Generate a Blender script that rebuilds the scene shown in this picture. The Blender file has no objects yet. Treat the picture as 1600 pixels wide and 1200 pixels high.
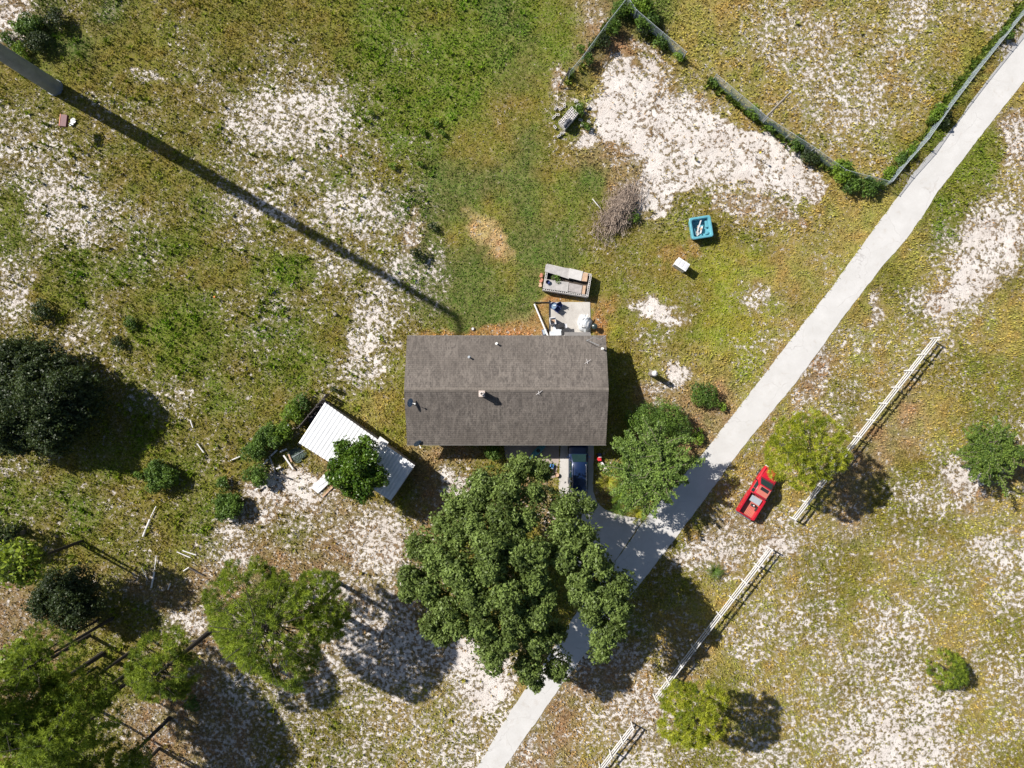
import bpy, math, random
import numpy as np
from mathutils import Vector, Matrix
random.seed(7)
rng = np.random.default_rng(11)
R = math.radians

# ------------------------------------------------------------------ camera, sky, sun, exposure
H = 70.0                      # camera height above the ground
S = 15.333                    # photograph pixels per metre on the ground
scene = bpy.context.scene
cam_d = bpy.data.cameras.new('camera'); cam = bpy.data.objects.new('camera', cam_d)
scene.collection.objects.link(cam); scene.camera = cam
cam.location = (0, 0, H); cam.rotation_euler = (0, 0, 0)
cam_d.sensor_width = 36; cam_d.lens = 36 * (H * S) / 1600.0
cam_d.clip_start = 0.5; cam_d.clip_end = 2000
SUN_EL = 41.0; SHADOW = 29.7            # shadows fall to +x, -y at this angle
w = bpy.data.worlds.new('World'); scene.world = w; w.use_nodes = True
nt = w.node_tree; bg = nt.nodes['Background']
sky = nt.nodes.new('ShaderNodeTexSky'); sky.sky_type = 'NISHITA'; sky.sun_disc = False
sky.sun_elevation = R(SUN_EL); sky.sun_rotation = R(360 - 60.3)
nt.links.new(sky.outputs[0], bg.inputs[0]); bg.inputs[1].default_value = 0.055
sd = bpy.data.lights.new('sun', 'SUN'); sd.energy = 5.0; sd.angle = R(0.53); sd.color = (1.0, 0.95, 0.87)
sun = bpy.data.objects.new('sun', sd); scene.collection.objects.link(sun)
sdir = Vector((math.cos(R(SHADOW)) * math.cos(R(SUN_EL)), -math.sin(R(SHADOW)) * math.cos(R(SUN_EL)), -math.sin(R(SUN_EL))))
sun.rotation_euler = sdir.to_track_quat('-Z', 'Y').to_euler(); sun.location = (-40, 30, 60)
vs = scene.view_settings; vs.view_transform = 'Standard'; vs.look = 'None'; vs.exposure = 0.80; vs.gamma = 1
scene.render.engine = 'CYCLES'
COL = scene.collection

def P(px, py, h=0.0):
    """the point at height h that stands at this place of the aerial view"""
    k = (H - h) / H / S
    return Vector(((px - 800) * k, (600 - py) * k, h))

# ------------------------------------------------------------------ object helpers
def tag(o, label=None, cat=None, group=None, kind=None):
    if label: o['label'] = label
    if cat: o['category'] = cat
    if group: o['group'] = group
    if kind: o['kind'] = kind
    return o
def thing(name, label, cat, loc=(0, 0, 0), rz=0.0, group=None):
    o = bpy.data.objects.new(name, None); COL.objects.link(o)
    o.location = loc; o.rotation_euler = (0, 0, rz); o.empty_display_size = 0.3
    return tag(o, label, cat, group)
def copy_tree(o, parent=None):
    c = o.copy(); COL.objects.link(c)
    if parent: c.parent = parent
    for ch in list(o.children): copy_tree(ch, c)
    return c
def frame(d):
    d = Vector(d).normalized()
    a = Vector((0, 0, 1)) if abs(d.z) < 0.95 else Vector((1, 0, 0))
    u = d.cross(a).normalized(); return u, d.cross(u).normalized()
class MB:
    def __init__(s): s.v = []; s.f = []; s.m = []
    def add(s, vs_, fs, mi=0):
        b = len(s.v); s.v += [tuple(x) for x in vs_]
        for f in fs: s.f.append(tuple(b + i for i in f)); s.m.append(mi)
        return s
    def box(s, c, d, rz=0.0, mi=0, M=None, bev=0.0):
        x, y, z = d[0] / 2, d[1] / 2, d[2] / 2
        if bev > 0:
            b = bev; ring = [(-x + b, -y), (x - b, -y), (x, -y + b), (x, y - b), (x - b, y), (-x + b, y), (-x, y - b), (-x, -y + b)]
            ins = [(max(-x + b, min(x - b, p[0])), max(-y + b, min(y - b, p[1]))) for p in ring]
            vs_ = [(p[0], p[1], -z) for p in ring] + [(p[0], p[1], z - b) for p in ring] + \
                  [(p[0] * (1 - b / x) , p[1] * (1 - b / y), z) for p in ring]
            fs = [tuple(range(7, -1, -1)), tuple(range(16, 24))]
            for k in (0, 8): fs += [(k + i, k + (i + 1) % 8, k + 8 + (i + 1) % 8, k + 8 + i) for i in range(8)]
        else:
            vs_ = [(-x, -y, -z), (x, -y, -z), (x, y, -z), (-x, y, -z), (-x, -y, z), (x, -y, z), (x, y, z), (-x, y, z)]
            fs = [(0, 3, 2, 1), (4, 5, 6, 7), (0, 1, 5, 4), (1, 2, 6, 5), (2, 3, 7, 6), (3, 0, 4, 7)]
        T = Matrix.Translation(Vector(c)) @ (M if M is not None else Matrix.Rotation(rz, 4, 'Z'))
        return s.add([T @ Vector(p) for p in vs_], fs, mi)
    def tube(s, pts, rad, n=6, mi=0, cap=True):
        pts = [Vector(p) for p in pts]
        if not hasattr(rad, '__len__'): rad = [rad] * len(pts)
        b = len(s.v); u, v = frame(pts[-1] - pts[0])
        for i, p in enumerate(pts):
            for k in range(n):
                a = 2 * math.pi * k / n
                s.v.append(tuple(p + (u * math.cos(a) + v * math.sin(a)) * rad[i]))
        for i in range(len(pts) - 1):
            for k in range(n):
                k2 = (k + 1) % n
                s.f.append((b + i * n + k, b + i * n + k2, b + (i + 1) * n + k2, b + (i + 1) * n + k)); s.m.append(mi)
        if cap:
            s.f.append(tuple(b + k for k in range(n))[::-1]); s.m.append(mi)
            e = b + (len(pts) - 1) * n; s.f.append(tuple(e + k for k in range(n))); s.m.append(mi)
        return s
    def prism(s, poly, z0, z1, mi=0):
        n = len(poly)
        vs_ = [(p[0], p[1], z0) for p in poly] + [(p[0], p[1], z1) for p in poly]
        fs = [tuple(range(n))[::-1], tuple(range(n, 2 * n))] + [(i, (i + 1) % n, n + (i + 1) % n, n + i) for i in range(n)]
        return s.add(vs_, fs, mi)
    def lathe(s, prof, n=20, c=(0, 0, 0), mi=0):
        b = len(s.v)
        for r, z in prof:
            for k in range(n):
                a = 2 * math.pi * k / n; s.v.append((c[0] + r * math.cos(a), c[1] + r * math.sin(a), c[2] + z))
        for i in range(len(prof) - 1):
            for k in range(n):
                k2 = (k + 1) % n
                s.f.append((b + i * n + k, b + i * n + k2, b + (i + 1) * n + k2, b + (i + 1) * n + k)); s.m.append(mi)
        return s
    def loft(s, rings, mi=0, closed=True):
        b = len(s.v); n = len(rings[0])
        for r in rings: s.v += [tuple(p) for p in r]
        for i in range(len(rings) - 1):
            for k in range(n if closed else n - 1):
                k2 = (k + 1) % n
                s.f.append((b + i * n + k, b + i * n + k2, b + (i + 1) * n + k2, b + (i + 1) * n + k)); s.m.append(mi)
        s.f.append(tuple(b + k for k in range(n))[::-1]); s.m.append(mi)
        e = b + (len(rings) - 1) * n; s.f.append(tuple(e + k for k in range(n))); s.m.append(mi)
        return s
    def build(s, name, mats, parent=None, smooth=False, label=None, fix=True):
        me = bpy.data.meshes.new(name); me.from_pydata(s.v, [], s.f)
        if not isinstance(mats, (list, tuple)): mats = [mats]
        for m in mats: me.materials.append(m)
        me.polygons.foreach_set('material_index', s.m)
        if smooth:
            me.polygons.foreach_set('use_smooth', [True] * len(s.f))
        me.validate(); me.update()
        if fix:
            import bmesh
            bm = bmesh.new(); bm.from_mesh(me); bmesh.ops.recalc_face_normals(bm, faces=bm.faces); bm.to_mesh(me); bm.free()
        if smooth and hasattr(me, 'set_sharp_from_angle'): me.set_sharp_from_angle(angle=R(38))
        o = bpy.data.objects.new(name, me); COL.objects.link(o)
        if parent: o.parent = parent
        if label: o['label'] = label
        return o
def np_mesh(name, verts, nper, mats, parent=None, tint=None, color=None, smooth=False):
    """many equal polygons with nper corners each, verts = (faces*nper, 3)"""
    nf = len(verts) // nper
    me = bpy.data.meshes.new(name)
    me.vertices.add(len(verts)); me.vertices.foreach_set('co', verts.astype(np.float32).ravel())
    me.loops.add(nf * nper); me.loops.foreach_set('vertex_index', np.arange(nf * nper, dtype=np.int32))
    me.polygons.add(nf); me.polygons.foreach_set('loop_start', (np.arange(nf) * nper).astype(np.int32))
    if smooth: me.polygons.foreach_set('use_smooth', np.ones(nf, dtype=bool))
    me.update(calc_edges=True)
    if tint is not None:
        a = me.attributes.new('tint', 'FLOAT', 'FACE'); a.data.foreach_set('value', tint.astype(np.float32))
    if color is not None:
        a = me.attributes.new('veg', 'FLOAT_COLOR', 'FACE')
        c4 = np.ones((nf, 4), np.float32); c4[:, :3] = color; a.data.foreach_set('color', c4.ravel())
    for m in (mats if isinstance(mats, (list, tuple)) else [mats]): me.materials.append(m)
    o = bpy.data.objects.new(name, me); COL.objects.link(o)
    if parent: o.parent = parent
    return o

# ------------------------------------------------------------------ materials
class NG:
    def __init__(s, name):
        s.m = bpy.data.materials.new(name); s.m.use_nodes = True; s.t = s.m.node_tree
        s.b = s.t.nodes['Principled BSDF']; s.o = s.t.nodes['Material Output']
    def n(s, typ, **kw):
        nd = s.t.nodes.new('ShaderNode' + typ)
        for k, v in kw.items():
            if k.startswith('i_'): nd.inputs[k[2:].replace('_', ' ')].default_value = v
            else: setattr(nd, k, v)
        return nd
    def l(s, a, b): s.t.links.new(a, b)
    def math(s, op, a, b=None, clamp=False):
        nd = s.n('Math', operation=op, use_clamp=clamp)
        for i, x in enumerate((a, b)):
            if x is None: continue
            if isinstance(x, (int, float)): nd.inputs[i].default_value = x
            else: s.l(x, nd.inputs[i])
        return nd.outputs[0]
    def mix(s, f, a, b, blend='MIX'):
        nd = s.n('Mix', data_type='RGBA', blend_type=blend)
        for i, x in ((0, f), (6, a), (7, b)):
            if isinstance(x, (int, float)): nd.inputs[i].default_value = x
            elif isinstance(x, tuple): nd.inputs[i].default_value = x if len(x) == 4 else (*x, 1)
            else: s.l(x, nd.inputs[i])
        return nd.outputs[2]
    def noise(s, scale, detail=4, rough=0.6, vec=None, dist=0.0):
        nd = s.n('TexNoise'); nd.inputs['Scale'].default_value = scale; nd.inputs['Detail'].default_value = detail
        nd.inputs['Roughness'].default_value = rough; nd.inputs['Distortion'].default_value = dist
        if vec is not None: s.l(vec, nd.inputs['Vector'])
        return nd.outputs['Fac']
    def ramp(s, f, a, b, lo=0.0, hi=1.0):
        nd = s.n('MapRange'); nd.clamp = True
        s.l(f, nd.inputs[0]); nd.inputs[1].default_value = a; nd.inputs[2].default_value = b
        nd.inputs[3].default_value = lo; nd.inputs[4].default_value = hi; return nd.outputs[0]
    def bump(s, h, strength=0.4, dist=0.02):
        nd = s.n('Bump'); nd.inputs['Strength'].default_value = strength; nd.inputs['Distance'].default_value = dist
        s.l(h, nd.inputs['Height']); s.l(nd.outputs[0], s.b.inputs['Normal'])
_cache = {}
def mat(name, col, rough=0.7, metal=0.0, var=0.25, scale=3.0, col2=None, bump=0.15, coat=0.0):
    if name in _cache: return _cache[name]
    g = NG(name); g.b.inputs['Roughness'].default_value = rough; g.b.inputs['Metallic'].default_value = metal
    tc = g.n('TexCoord').outputs['Object']
    n1 = g.noise(scale, 6, 0.65, tc); n2 = g.noise(scale * 9, 4, 0.6, tc)
    c2 = col2 or tuple(c * (1 - var) for c in col)
    f = g.ramp(g.math('ADD', g.math('MULTIPLY', n1, 0.65), g.math('MULTIPLY', n2, 0.35)), 0.38, 0.62)
    c = g.mix(f, (*c2, 1), (*[min(1, x * (1 + var * 0.4)) for x in col], 1))
    g.l(c, g.b.inputs['Base Color'])
    if coat: g.b.inputs['Coat Weight'].default_value = coat; g.b.inputs['Coat Roughness'].default_value = 0.06
    if bump: g.bump(n2, bump, 0.01)
    _cache[name] = g.m; return g.m
def leaf_mat(name, dark, light, trans=0.3, rough=0.5):
    if name in _cache: return _cache[name]
    g = NG(name); a = g.n('Attribute'); a.attribute_name = 'tint'
    c = g.mix(a.outputs['Fac'], dark, light)
    g.l(c, g.b.inputs['Base Color']); g.b.inputs['Roughness'].default_value = rough
    g.b.inputs['Specular IOR Level'].default_value = 0.25
    tr = g.n('BsdfTranslucent'); g.l(g.mix(0.5, c, (0.25, 0.32, 0.03), 'MIX'), tr.inputs[0])
    mx = g.n('MixShader'); mx.inputs[0].default_value = trans
    g.l(g.b.outputs[0], mx.inputs[1]); g.l(tr.outputs[0], mx.inputs[2]); g.l(mx.outputs[0], g.o.inputs['Surface'])
    _cache[name] = g.m; return g.m

M_bark = mat('oak_bark', (0.16, 0.13, 0.10), 0.9, var=0.4, scale=4, bump=0.6)
M_pbark = mat('pine_bark', (0.034, 0.028, 0.025), 0.9, var=0.4, scale=5, bump=0.6)
M_white = mat('white_vinyl', (0.56, 0.55, 0.55), 0.5, var=0.22, scale=1.5)
M_wmetal = mat('white_roof_metal', (0.62, 0.63, 0.65), 0.4, 0.0, var=0.14, scale=0.9, bump=0.05)
M_galv = mat('galvanised_steel', (0.38, 0.41, 0.44), 0.5, 0.2, var=0.2, scale=2)
M_pole = mat('weathered_steel_pole', (0.22, 0.25, 0.29), 0.55, 0.35, var=0.25, scale=1.2)
M_wood = mat('grey_wood', (0.30, 0.27, 0.24), 0.85, var=0.35, scale=5, bump=0.3)
M_dwood = mat('dark_wood', (0.07, 0.06, 0.06), 0.85, var=0.4, scale=5, bump=0.3)
M_block = mat('concrete_block', (0.62, 0.59, 0.57), 0.9, var=0.25, scale=5, bump=0.3)
M_ply = mat('weathered_plywood', (0.36, 0.34, 0.33), 0.85, var=0.25, scale=2.5, bump=0.2)
M_ply2 = mat('tan_plywood', (0.45, 0.30, 0.20), 0.85, var=0.25, scale=2.5, bump=0.2)
M_soil = mat('dark_soil', (0.06, 0.045, 0.035), 0.95, var=0.5, scale=6, bump=0.6)
M_brick = mat('red_brick', (0.42, 0.17, 0.11), 0.85, var=0.4, scale=8)
M_black = mat('black_plastic', (0.02, 0.02, 0.022), 0.5, var=0.3, scale=4)
M_rubber = mat('tyre_rubber', (0.018, 0.018, 0.018), 0.85, var=0.3)
M_navy = mat('navy_plastic', (0.02, 0.035, 0.13), 0.45, var=0.2)
M_blue = mat('blue_plastic', (0.06, 0.2, 0.5), 0.4, var=0.2)
M_red = mat('red_plastic', (0.55, 0.03, 0.04), 0.4, var=0.2)
M_orange = mat('orange_plastic', (0.7, 0.18, 0.02), 0.5, var=0.2)
M_yellow = mat('yellow_plastic', (0.7, 0.55, 0.05), 0.5, var=0.2)
M_teal = mat('teal_acrylic', (0.10, 0.31, 0.38), 0.3, var=0.15, scale=2, coat=0.4)
M_glass = mat('dark_glass', (0.012, 0.03, 0.032), 0.08, var=0.1, bump=0)
M_chrome = mat('chrome_trim', (0.6, 0.6, 0.62), 0.2, 0.9, var=0.1, bump=0)
M_lampr = mat('red_lens', (0.35, 0.01, 0.01), 0.2, var=0.1, bump=0)
M_lampw = mat('clear_lens', (0.7, 0.7, 0.7), 0.15, var=0.1, bump=0)
M_suv = mat('dark_blue_paint', (0.006, 0.018, 0.062), 0.3, 0.2, var=0.06, coat=0.8, bump=0)
M_redp = mat('red_paint', (0.40, 0.006, 0.020), 0.4, 0.0, var=0.12, scale=1, coat=0.5, bump=0)
M_redsheen = mat('sky_sheen_red_paint', (0.40, 0.09, 0.095), 0.6, 0.0, var=0.2, scale=2.2, bump=0, col2=(0.42, 0.15, 0.09))  # sky sheen on upward faces painted in as a paler, pinker red
M_grey = mat('grey_panel', (0.30, 0.34, 0.38), 0.6, var=0.15)
M_lgrey = mat('light_grey_metal', (0.50, 0.50, 0.53), 0.5, 0.0, var=0.12, scale=1.5)
M_tarp = mat('white_tarp', (0.50, 0.53, 0.57), 0.5, var=0.15, scale=2, bump=0.3)
M_wallp = mat('painted_wall', (0.55, 0.5, 0.43), 0.8, var=0.12, scale=2)
M_trim = mat('white_trim', (0.7, 0.7, 0.68), 0.6, var=0.1)
M_dish = mat('grey_blue_dish', (0.16, 0.24, 0.34), 0.5, var=0.15)
M_twig = mat('dead_twigs', (0.36, 0.28, 0.22), 0.9, var=0.55, scale=1.5)
M_dtarp = mat('dark_groundsheet', (0.07, 0.06, 0.085), 0.6, var=0.3)
M_bleach = mat('bleached_wood', (0.62, 0.60, 0.60), 0.8, var=0.2, scale=4)
M_dshed = mat('shed_wall_metal', (0.20, 0.18, 0.17), 0.7, var=0.2)

# ------------------------------------------------------------------ value noise and terrain maps (numpy)
def vnoise(x, y, seed=0):
    xi = np.floor(x).astype(np.int64); yi = np.floor(y).astype(np.int64); fx = x - xi; fy = y - yi
    fx = fx * fx * (3 - 2 * fx); fy = fy * fy * (3 - 2 * fy)
    def h(a, b):
        n = (a * 374761393 + b * 668265263 + seed * 1442695041) & 0xffffffff
        n = ((n ^ (n >> 13)) * 1274126177) & 0xffffffff
        return ((n ^ (n >> 16)) & 0xffff) / 65535.0
    return (h(xi, yi) * (1 - fx) + h(xi + 1, yi) * fx) * (1 - fy) + (h(xi, yi + 1) * (1 - fx) + h(xi + 1, yi + 1) * fx) * fy
def fbm(x, y, seed=0, oct=4):
    t = 0; a = 1; s_ = 0
    for o in range(oct):
        t = t + a * vnoise(x * 2 ** o + 17.3 * o, y * 2 ** o - 9.1 * o, seed + o); s_ += a; a *= 0.55
    return t / s_
SAND = """52221211 11011100 01200113 53435444
20000321 33102110 01214123 66454207
11020242 45521101 02187422 26634300
43133236 78731002 13489742 35643102
45322225 67542211 02269875 25441106
55521124 44332101 01022567 72133024
25743226 74675200 01124325 62110245
35633125 33453211 01231112 22101666
52223211 22635511 00121111 02211483
40231123 43276300 10013213 21014761
33521012 32164211 11014113 31433521
33332122 21472111 11112213 33334322
11124512 13211111 11114112 24531123
11121222 12211111 11111123 34312224
41111131 22110141 21221123 35321543
22231211 75321372 21222244 23333643
32214126 45543320 11224264 64433224
22123146 23466311 11114675 44234366
32222362 26755410 00222224 34233536
32222543 34665410 00343315 65256333
33112244 45666686 06664413 35666264
22112256 46666578 14444324 34567336
21134545 55355476 43567434 44567325
21234355 44454565 53466436 64588753"""
TONE = """dbgbgggg gggllglb lldbbooo oooooooo
gbbggggg ggglllll llddgooo oooooogo
gggggggg ggglllll ggoddooo ooooogoo
gggggggg gggllllg ggodddoo oooooggo
gggggggg ggggllgg bgddddoo ooooglgo
gggggggg gglggbbb bgbdddoo oooogglo
lggggglg ggggbbbg bggddggo gooollgo
lgggllgg gggggbgb bbgggggg ooooolgo
gglllggg llggbbbg bbggggyo ooogooog
gglggllg lggggbbb blggygyo ogoogooo
ggggllll llggggbb dgggggyy oooooooo
gggggllg llgggggg ggggoooy dooooggg
gggglgll gggogggg ggggdddo oogodogg
gggglggg gggogggg ggggdddo ddgddogg
ggglglgg ggdggdgg ggggddoo ooddggod
lllggglg gddggddd dggggdod oodggodo
lglggglg ggddgdgg ggggggdd oodgggoo
gggggggd ddddgdgg ggggggdo oggooooo
dgdgbddd bddddggg ggggggoo oggoogoo
dddggbdb bddddggg ggggoooo ogooooog
ddggggdd gddddddo ddddodoo oooggoog
dgglgddg gdggoood odddoogo oogoogoo
gllgdddd gggoooog odoodggo oooogooo
gllgdddd ggggoogo ddoooggo goooooog"""
TC = {'l': (.100, .140, .016), 'g': (.138, .138, .024), 'o': (.222, .196, .058), 'd': (.225, .168, .090),
      'b': (.075, .112, .024), 'y': (.185, .205, .026)}
sand_g = np.array([[int(c) / 9.0 for c in r.replace(' ', '')] for r in SAND.split('\n')])
tone_g = np.array([[TC[c] for c in r.replace(' ', '')] for r in TONE.split('\n')])
def sample(grid, px, py):
    gx = np.clip(px / 50.0 - 0.5, 0, 30.999); gy = np.clip(py / 50.0 - 0.5, 0, 22.999)
    xi = np.floor(gx).astype(int); yi = np.floor(gy).astype(int); fx = gx - xi; fy = gy - yi
    fx = fx * fx * (3 - 2 * fx); fy = fy * fy * (3 - 2 * fy)
    if grid.ndim == 3: fx = fx[..., None]; fy = fy[..., None]
    return (grid[yi, xi] * (1 - fx) + grid[yi, xi + 1] * fx) * (1 - fy) + (grid[yi + 1, xi] * (1 - fx) + grid[yi + 1, xi + 1] * fx) * fy
def in_poly(px, py, poly):
    c = np.zeros(px.shape, bool); j = len(poly) - 1
    for i in range(len(poly)):
        xi, yi = poly[i]; xj, yj = poly[j]
        m = ((yi > py) != (yj > py)) & (px < (xj - xi) * (py - yi) / (yj - yi + 1e-9) + xi)
        c ^= m; j = i
    return c
ORANGE = (.30, .16, .07); STRAW = (.38, .27, .15)
# ellipses: cx, cy, rx, ry, rot, sand (or None), tone (or None), strength
ELL = [(455, 185, 95, 48, 0.1, .73, None, 1), (100, 320, 72, 48, 0.5, .66, None, 1), (560, 325, 62, 30, -.1, .68, None, 1),
       (585, 480, 26, 75, 0.45, .73, None, 1), (560, 560, 24, 42, 0.3, .70, None, 1), (460, 275, 60, 14, 0, .6, None, 1),
       (20, 470, 26, 40, 0, .6, None, 1), (640, 370, 22, 26, 0, .66, 'd', 1),
       (765, 370, 20, 44, -.62, .1, STRAW, 1), (1015, 305, 26, 38, .2, .86, 'd', 1), (1030, 487, 42, 16, .42, .82, 'd', 1),
       (1052, 583, 20, 18, .2, .86, 'd', 1), (1025, 605, 22, 14, 0, .62, 'd', 1), (985, 315, 20, 30, 0, .7, 'd', 1),
       (760, 525, 120, 12, 0, .15, ORANGE, .9), (905, 475, 60, 12, 0, .1, ORANGE, .7), (860, 495, 22, 32, 0, .1, ORANGE, .7),
       (940, 508, 14, 22, 0, .1, ORANGE, .9), (1085, 385, 16, 16, 0, .1, ORANGE, .5), (1055, 400, 16, 14, 0, .1, ORANGE, .6),
       (740, 430, 30, 45, 0.2, 0, 'b', .8), (740, 290, 40, 30, 0, 0, 'b', .8), (800, 90, 45, 60, 0, 0, 'b', .6),
       (900, 310, 35, 40, 0, 0, 'b', .5), (1160, 505, 22, 30, .2, .05, 'y', 1), (1185, 410, 30, 14, .4, .05, 'y', .8),
       (1150, 470, 14, 26, 0, .05, 'y', .8), (960, 510, 14, 14, 0, 0, 'y', .7), (1010, 515, 16, 12, 0, 0, 'y', .7),
       (1205, 480, 20, 30, 0, .1, 'y', .6), (1185, 460, 40, 20, .1, .55, None, 1),
       (105, 430, 38, 45, .1, .12, 'l', .8), (450, 410, 42, 26, .1, .05, 'l', .9), (425, 350, 26, 14, 0, .1, 'g', .8),
       (15, 345, 18, 50, 0, .05, 'l', .9), (20, 770, 20, 24, 0, .05, 'l', .8),
       (1490, 320, 40, 60, .7, .05, 'l', .7), (1395, 440, 24, 30, .6, .12, 'g', .7), (1550, 390, 50, 70, .6, .8, 'd', 1),
       (1500, 450, 60, 22, -.7, .86, 'd', 1), (1585, 220, 30, 40, 0, .7, 'd', 1), (1530, 250, 26, 40, .7, .05, 'l', .8),
       (1440, 470, 30, 20, .2, .6, None, 1), (1365, 480, 12, 26, .1, .8, 'd', 1),
       (1500, 745, 34, 26, .2, .82, 'd', 1), (1430, 780, 40, 24, .4, .55, None, 1), (1400, 985, 60, 50, .3, .62, None, 1),
       (1400, 1150, 100, 50, 0, .76, None, 1), (1560, 860, 50, 24, 0, .68, None, 1), (1270, 590, 20, 50, .5, .55, 'd', 1),
       (1100, 860, 60, 26, -.5, .72, 'd', 1), (1075, 840, 14, 18, 0, .2, ORANGE, .4), (1000, 1110, 50, 40, .3, .62, 'd', 1),
       (760, 1075, 44, 26, -.7, .86, 'd', 1), (730, 1010, 26, 20, 0, .8, 'd', 1), (720, 755, 38, 20, .6, .82, 'd', 1),
       (450, 765, 75, 26, .1, .82, 'd', 1), (590, 850, 60, 45, .3, .70, 'd', 1), (400, 805, 60, 24, -.5, .62, 'd', 1),
       (360, 880, 30, 14, -.6, .75, 'd', 1), (300, 970, 30, 22, .2, .75, 'd', 1), (850, 800, 14, 45, 0, .4, 'd', 1),
       (590, 1000, 90, 60, .2, .72, 'd', 1), (520, 920, 26, 12, 0, .8, 'd', .8), (700, 700, 60, 16, 0, .15, 'd', .9),
       (960, 760, 40, 30, 0, .15, 'd', .8), (1060, 660, 60, 40, 0, .15, 'd', .7), (620, 480, 14, 30, 0, .5, None, 1),
       (20, 30, 34, 34, 0, .75, 'd', 1), (60, 700, 90, 30, 0, .3, None, .6), (250, 930, 60, 24, .3, .3, 'd', .8),
       (240, 1130, 60, 30, .2, .35, 'd', .9), (330, 920, 40, 40, 0, .3, 'd', .8), (1240, 60, 60, 40, 0, .56, None, 1),
       (1330, 150, 60, 45, .4, .58, None, 1), (1430, 25, 40, 20, 0, .6, None, 1), (225, 120, 26, 12, .3, .5, None, 1),
       (875, 160, 14, 14, 0, .7, 'd', 1), (920, 215, 22, 12, .3, .8, 'd', 1), (870, 115, 14, 22, .3, .5, 'd', 1),
       (930, 20, 16, 18, 0, .4, 'd', 1), (885, 180, 34, 26, 0, .15, 'l', .8), (1290, 690, 26, 36, 0, .4, 'd', .6),
       (1150, 1000, 40, 26, .6, .55, None, 1), (1210, 860, 30, 20, 0, .78, 'd', 1), (1440, 1100, 60, 30, 0, .7, None, 1),
       (150, 160, 40, 16, .2, .35, None, 1), (30, 240, 40, 16, .1, .55, None, 1)]
PADS = [([(950, 82), (985, 88), (1003, 118), (1042, 155), (1090, 178), (1125, 182), (1200, 205), (1250, 245), (1292, 292), (1282, 322),
          (1225, 305), (1170, 285), (1110, 278), (1065, 300), (1040, 345), (1002, 330), (1004, 282), (1012, 240), (990, 232), (945, 214),
          (923, 192), (926, 165), (948, 150), (943, 110)], .885, 'd'),
        ([(985, 52), (1000, 58), (1045, 88), (1046, 96), (1030, 92), (988, 66)], .62, 'd'),
        ([(1000, 84), (1014, 88), (1032, 108), (1026, 113), (1002, 96)], .85, 'd'),
        ([(1115, 300), (1190, 300), (1240, 330), (1260, 355), (1220, 350), (1170, 335), (1110, 325)], .55, 'd')]
MOW = [(842, -40), (838, 40), (800, 90), (770, 120), (745, 160), (722, 185), (700, 205), (672, 300), (665, 470), (700, 520),
       (945, 520), (1200, 560), (1300, 440), (1370, 320), (1230, 380), (1040, 370), (905, 260), (870, 205), (860, 150), (885, 120), (965, 10), (965, -40)]
def maps(X, Y):
    """world x, y -> sand cover, vegetation colour, mown"""
    px = X * S + 800; py = 600 - Y * S
    wx = (fbm(X * .22, Y * .22, 3) - .5) * 46; wy = (fbm(X * .22, Y * .22, 9) - .5) * 46
    wx2 = (fbm(X * .9, Y * .9, 23) - .5) * 22; wy2 = (fbm(X * .9, Y * .9, 29) - .5) * 22
    ux, uy = px + wx + wx2, py + wy + wy2
    sand = sample(sand_g, ux, uy); tone = sample(tone_g, px + wx * .8 + wx2, py + wy * .8 + wy2)
    sand = np.clip((sand - .07) * 1.02, 0, 1)
    for poly, sv, tn in PADS:
        m = in_poly(px + wx * .4 + wx2 * 1.1, py + wy * .4 + wy2 * 1.1, poly)
        sand = np.where(m, sv - .10 * fbm(X * 1.1, Y * 1.1, 51), sand); tone = np.where(m[..., None], np.array(TC[tn]), tone)
    for cx, cy, rx, ry, rot, sv, tn, st in ELL:
        dx = px + wx * .75 + wx2 * 1.5 - cx; dy = py + wy * .75 + wy2 * 1.5 - cy; c, s_ = math.cos(rot), math.sin(rot)
        d = np.sqrt(((dx * c + dy * s_) / rx) ** 2 + ((-dx * s_ + dy * c) / ry) ** 2)
        k = np.clip((1.42 - d) / .85, 0, 1); k = k * k * (3 - 2 * k) * st
        if sv is not None: sand = sand * (1 - k) + sv * k
        if tn is not None:
            t = np.array(TC[tn] if isinstance(tn, str) else tn); tone = tone * (1 - k[..., None]) + t * k[..., None]
    mow = in_poly(px + wx2 * .3, py + wy2 * .3, MOW).astype(float)
    fieldm = np.clip(1 - np.abs(px - 700) / 260, 0, 1) * np.clip((330 - py) / 120, 0, 1)
    tone = tone * (1 + (mow - .5)[..., None] * fieldm[..., None] * np.array([.22, .02, .30]))
    tone = tone * np.interp(px, [0, 450, 800, 1600], [.90, .95, 1.06, 1.08])[..., None]  # lens vignette put into the vegetation colour: darker left, brighter right
    f = fbm(X * .55, Y * .55, 71, 5); f2 = fbm(X * 1.8, Y * 1.8, 81, 4)
    tone = tone * (0.68 + .40 * f + .26 * f2)[..., None]
    g2 = np.clip((fbm(X * .8, Y * .8, 91) - .5) * 3.0, -1, 1)[..., None]
    tone = tone * (1 + g2 * np.array([-.15, .06, -.12])) * np.array([1.05, .99, .84])
    sand = np.clip(sand + (f2 - .5) * .25 * np.clip(sand * 3, 0, 1) + (f - .5) * .35 * np.clip(sand * 3, 0, 1), 0, 1)
    return sand, tone, mow

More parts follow.
